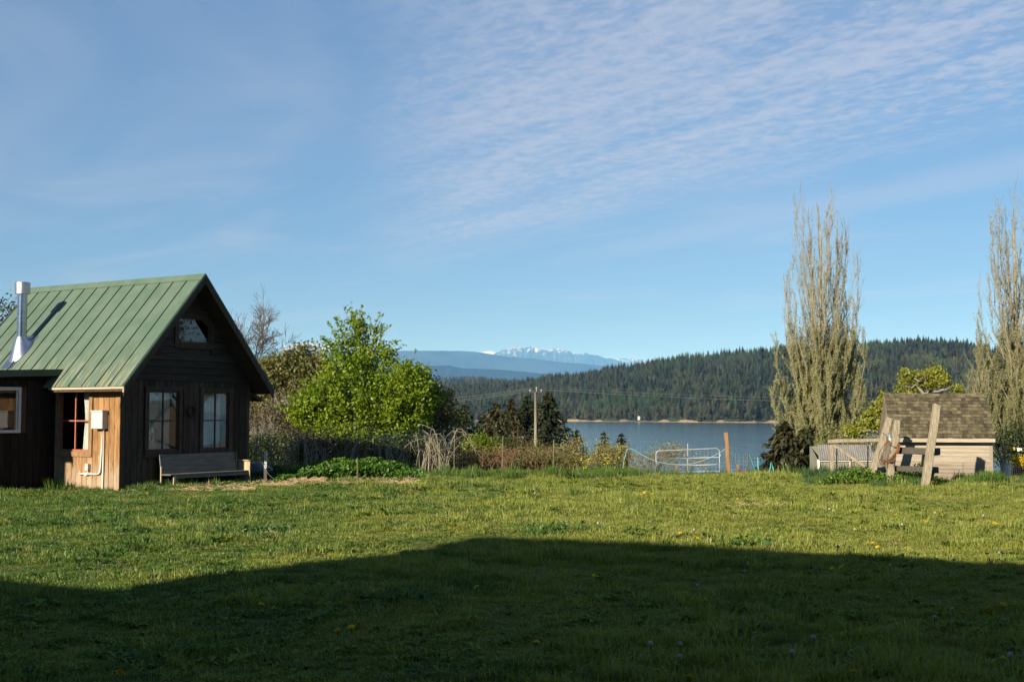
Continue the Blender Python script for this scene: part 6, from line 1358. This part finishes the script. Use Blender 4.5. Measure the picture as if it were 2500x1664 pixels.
scatter('tall_grass', PT, np.stack([rg.normal(0, .12, n), rg.normal(0, .12, n), rg.uniform(0, 6.28, n)], -1), np.stack([SC] * 3, -1), ID, tp, kind='stuff', label='longer grass along the hedge, the crest and the sheds')

# --- nettle patch and low green cover below the big tree
def cover(name, pxs, tops, Yb, dep, n, size, lm, label, seed, kind='stuff'):
    r = np.random.default_rng(seed); px = r.uniform(pxs[0], pxs[-1], n); Y = np.interp(px, pxs, Yb) if not np.isscalar(Yb) else np.full(n, Yb); Yi = Y + r.uniform(-dep / 2, dep / 2, n); f_ = 1 - (2 * (Yi - Y) / dep) ** 2
    X = (px - CX) / FPX * Yi; g_ = gz(X, Yi); top = np.array([max(at(a, np.interp(a, pxs, tops), yq)[2], 0.02) for a, yq in zip(px, Y)]) * (0.55 + 0.45 * f_) * (0.30 + 1.05 * fbm(X * 2.2, Yi * 2.2, 3, seed))
    z = g_ + top * r.uniform(0.15, 1.0, n) ** 0.55; V, F = leaf_quads(np.stack([X, Yi, z], -1), size, r, -0.1, 1.5); return raw_mesh(name, V, F, lm, kind=kind, label=label)
cover('nettle_patch', [672, 700, 760, 820, 870, 930, 980, 1010, 1050], [1158, 1146, 1128, 1122, 1116, 1118, 1126, 1138, 1156], [38.9, 39.1, 39.6, 40.1, 40.5, 41.0, 41.3, 41.5, 41.8], 1.9, 19000, 0.115, lf_nettle, 'bright green nettle patch in front of the big tree', 61)
cover('green_cover', [590, 630, 680, 720], [1150, 1130, 1140, 1158], 40.5, 2.5, 3500, 0.10, lf_dark, 'dark low plants beside the spigot', 62)
cover('weed_bed', [1985, 2030, 2080, 2140, 2200, 2250], [1168, 1148, 1140, 1152, 1150, 1172], 37.6, 2.0, 4200, 0.085, lf_bramble, 'leafy weeds at the foot of the leaning posts', 63)
cover('weed_bed', [2225, 2245, 2262, 2275], [1136, 1118, 1120, 1136], 38.2, 0.5, 500, 0.085, lf_bramble, 'leafy sprig between the two rails in front of the shed', 64)
# --- straw strewn at the foot of the patch and the bench
r = np.random.default_rng(66); V = []; F = []
def straw(px0, px1, py0, py1, n, lift):
    for i in range(n):
        px, py = r.uniform(px0, px1), r.uniform(py0, py1); Yq = EYE * FPX / (py - 1010); X = (px - CX) / FPX * Yq; c_ = np.array((X, Yq, float(gz(X, Yq)) + r.uniform(0.015, lift))); a = r.normal(0, 0.7) + (math.pi if r.uniform() < .5 else 0); d = np.array((math.cos(a), math.sin(a), r.normal(0, .25))) * r.uniform(0.08, 0.22); s = np.array((0, 0.004, 0.006)); k_ = len(V)
        V.extend([c_ - d - s, c_ - d + s, c_ + d + s, c_ + d - s]); F.append((k_, k_ + 1, k_ + 2, k_ + 3))
straw(705, 790, 1172, 1182, 500, 0.14); straw(650, 820, 1176, 1186, 260, 0.05); straw(835, 1020, 1172, 1183, 520, 0.07); straw(300, 620, 1183, 1200, 420, 0.05); straw(610, 720, 1176, 1186, 300, 0.04); straw(1780, 1940, 1228, 1240, 120, 0.03)
raw_mesh('straw', np.array(V), np.array(F), straw_m, kind='stuff', label='dry straw strewn along the edge of the lawn')
# --- iris clump at the corner of the wing
def blades(name, px, py, n, h, lm, label, seed, spread=0.3, w=0.02, cat='plant'):
    r = np.random.default_rng(seed); Y = EYE * FPX / (py - 1010); b0 = ground(px, Y); V = []; F = []
    for i in range(n):
        a = r.uniform(0, 6.28); s0 = np.array((math.cos(a), math.sin(a), 0)) * spread * math.sqrt(r.uniform()); hh = h * r.uniform(0.5, 1.1); d = np.array((math.cos(a), math.sin(a), 0)) * hh * r.uniform(0.1, 0.9); sd_ = np.array((-math.sin(a), math.cos(a), 0)) * w * r.uniform(.6, 1.2) / 2; k_ = len(V)
        for j, t_ in enumerate(np.linspace(0, 1, 5)): c_ = s0 + d * t_ ** 1.6 + np.array((0, 0, hh * (t_ - 0.35 * t_ ** 3))); V += [c_ - sd_ * (1 - t_ * .9), c_ + sd_ * (1 - t_ * .9)]
        F += [(k_ + 2 * j, k_ + 2 * j + 1, k_ + 2 * j + 3, k_ + 2 * j + 2) for j in range(4)]
    root = thing(name, b0, label, cat); raw_mesh('leaves', np.array(V), np.array(F), lm, root); return root
blades('iris_clump', 132, 1192, 120, 0.55, lf_grassy, 'clump of strappy green leaves in the corner of the cottage wing', 71, 0.32)
blades('dark_clump', 172, 1192, 90, 0.36, lf_dark, 'low dark tuft against the sunny board wall', 72, 0.22)
blades('iris_clump', 340, 1190, 40, 0.45, lf_grassy, 'thin strappy leaves under the left end of the bench', 73, 0.35)
# --- broad-leaved clumps that stand out in the lawn
lm2 = leaf_mat('dock_leaf', (0.050, 0.115, 0.022), (0.075, 0.150, 0.030), 0.25, 2.0)
for i, (px, py, sz, lab) in enumerate(((1330, 1302, 1.0, 'dark leafy clump on the lawn just above the shadow apex'), (628, 1298, 0.8, 'dock rosette on the lawn in front of the bench'), (790, 1215, 0.6, 'small leafy clump on the lawn left of the straw'), (430, 1262, 0.6, 'leafy clump on the lawn below the bench leg'), (1825, 1332, 0.8, 'leafy clump at the shadow edge below the gate'), (1480, 1200, 0.5, 'little leafy clump on the lawn left of the gate'), (250, 1262, 0.6, 'leafy clump on the lawn below the cottage corner'))):
    r = np.random.default_rng(800 + i); Y = EYE * FPX / (py - 1010); b0 = ground(px, Y); n = 130; P_ = r.normal(size=(n, 3)) * np.array((0.34, 0.30, 0)) * sz; P_[:, 2] = np.abs(r.normal(0.06, 0.05, n)) * sz + 0.02
    root = thing('weed_clump', b0, lab, 'weed'); V, F = leaf_quads(P_, 0.15 * sz ** 0.5, r, 0.1, 2.2); raw_mesh('leaves', V, F, lm2, root)
# --- dandelions
seed_m = mat('seed_fluff', (0.40, 0.37, 0.30), rough=0.95); stem_m = mat('dandelion_stem', (0.16, 0.19, 0.06), (0.22, 0.18, 0.08), 4)
r = np.random.default_rng(90); V = []; F = []
for ring, (rad, up, cnt) in enumerate(((0.036, 0.000, 22), (0.028, 0.006, 18), (0.018, 0.011, 12))):
    for i in range(cnt):
        a = i * 6.283 / cnt + ring * .2; d = np.array((math.cos(a), math.sin(a), 0)); s_ = np.array((-d[1], d[0], 0)) * 0.006; k_ = len(V); V += [d * .004 + (0, 0, up), d * rad * .7 + s_ + (0, 0, up + .004), d * rad + (0, 0, up), d * rad * .7 - s_ + (0, 0, up + .004)]; F.append((k_, k_ + 1, k_ + 2, k_ + 3))
o = raw_mesh('flower_head', np.array(V), np.array(F), lf_yellow); head_y = o.data; bpy.data.objects.remove(o)
V = []; F = []
for i in range(150):
    d = r.normal(size=3); d /= np.linalg.norm(d); s_ = np.cross(d, r.normal(size=3)); s_ /= np.linalg.norm(s_); t2 = np.cross(d, s_); k_ = len(V); c_ = d * 0.038; V += [d * .006, c_ + s_ * .010, c_ + t2 * .010, c_ - s_ * .010, c_ - t2 * .010]; F += [(k_ + 1, k_ + 2, k_ + 3, k_ + 4), (k_, k_ + 1, k_ + 3, k_ + 3)]
F = [f_ for f_ in F if len(set(f_)) == 4]; o = raw_mesh('seed_head', np.array(V), np.array(F), seed_m); head_w = o.data; bpy.data.objects.remove(o)
o = MB().tube([(0, 0, -0.03), (0.006, 0.004, 0.5), (0, 0, 1.0)], [0.004, 0.0035, 0.003], 5).build('stem', stem_m, smooth=True); stem_d = o.data; bpy.data.objects.remove(o)
yel_px = [(1083, 1283), (1090, 1279), (1098, 1286), (1112, 1281), (1087, 1290), (1063, 1196), (1070, 1195), (1242, 1220), (1331, 1195), (1573, 1202), (1580, 1205), (1592, 1205), (1565, 1210), (1771, 1208), (1788, 1206), (1736, 1214), (1660, 1298), (1698, 1307), (1704, 1311), (1724, 1306), (1738, 1316), (2017, 1248), (2120, 1316), (2131, 1316), (2142, 1327), (2022, 1190), (2157, 1238), (2188, 1254), (2281, 1262), (2387, 1258), (2402, 1258), (2414, 1265), (2428, 1275), (2436, 1275), (2478, 1274), (2410, 1344), (2328, 1332), (2240, 1190), (1860, 1192), (1901, 1196), (340, 1201), (360, 1199), (1800, 1215), (2262, 1272), (2300, 1248),
          (2031, 1381), (2053, 1380), (1675, 1426), (1745, 1434), (1722, 1443), (1694, 1448), (2353, 1480), (2305, 1512), (2151, 1540), (2421, 1476), (2450, 1465), (637, 1462), (668, 1470), (823, 1523), (857, 1518), (876, 1508), (1450, 1385), (1514, 1408), (1840, 1370), (293, 1628), (2451, 1592), (2083, 1638), (1686, 1650), (858, 1516), (1070, 1540), (1310, 1560), (1163, 1424), (1458, 1388)]
wht_px = [(1312, 1186), (1306, 1205), (1304, 1196), (1460, 1278), (1695, 1290), (2088, 1285), (2025, 1243), (2034, 1247), (2176, 1245), (2283, 1246), (2401, 1250), (2074, 1331), (2046, 1332), (2204, 1353), (1827, 1364), (2203, 1277), (2330, 1366), (2174, 1378), (2226, 1368), (2440, 1344), (1703, 1409), (1819, 1380), (2455, 1496), (2326, 1470), (2283, 1488), (1987, 1550), (1935, 1592), (1588, 1568), (1660, 1600), (2468, 1590), (1661, 1570), (2420, 1370)]
shx = [0, 380, 600, 930, 1175, 1500, 2000, 2500]; shy = [1440, 1450, 1405, 1345, 1310, 1320, 1350, 1378]
for lst, head, hz_, kind_ in ((yel_px, head_y, (0.07, 0.14), 'yellow dandelion'), (wht_px, head_w, (0.14, 0.24), 'white dandelion clock')):
    for (px, py) in lst:
        hgt = r.uniform(*hz_); Y = (EYE - hgt) * FPX / (py - 1010); Y = min(Y, 43); b0 = ground(px, Y); shade = py > np.interp(px, shx, shy) - 4
        where = 'in front of the cottage' if px < 900 else 'in the middle of the lawn' if px < 1500 else 'below the metal gate' if px < 1950 else 'in front of the shed'
        root = thing('dandelion', b0, kind_ + (' in the shaded grass ' if shade else ' in the sunlit grass ') + where, 'dandelion', kind_ + ('s in the shade ' if shade else 's in the sun ') + where)
        st = link('stem', stem_d, root); st.scale = (1.0, 1.0, hgt); st.rotation_euler = (0, 0, r.uniform(0, 6.28))
        hd = link('flower_head' if head is head_y else 'seed_head', head, root, (0, 0, hgt)); hd.rotation_euler = (r.normal(0.35, .25), r.normal(-0.1, .25), r.uniform(0, 6.28)); q_ = r.uniform(0.8, 1.15) * (1.0 if head is head_y else 0.55); hd.scale = (q_,) * 3
# --- budding tree to the right of the frame: it shows only as a reflection in the attic window
bare_tree('reflected_tree', 0, 47, 10.5, 0.16, 'budding tree right of the picture, mirrored in the attic window', 'tree', 141, bark_brown, 4, 4, 0.65, (0, 0), 4.0, leaves=(lf_dark, 4, 0.2, 0.25), base=np.array((33.0, 46.0, float(gz(33.0, 46.0)))))
# --- two added firs, out of frame, block skylight to deepen shade on the lawn
fir('sky_blocker_fir', 0, 4, 0, 0, lf_fir, 'tall dark fir added outside the picture to block skylight', 451, pos=(11.5, 2.0), hgt=13.0, rad=3.2, dens=0.8, lsz=0.55)
fir('sky_blocker_fir', 0, 4, 0, 0, lf_fir, 'second dark fir added farther right outside the picture to block skylight', 452, pos=(13.5, 10.5), hgt=12.0, rad=3.0, dens=0.8, lsz=0.55)
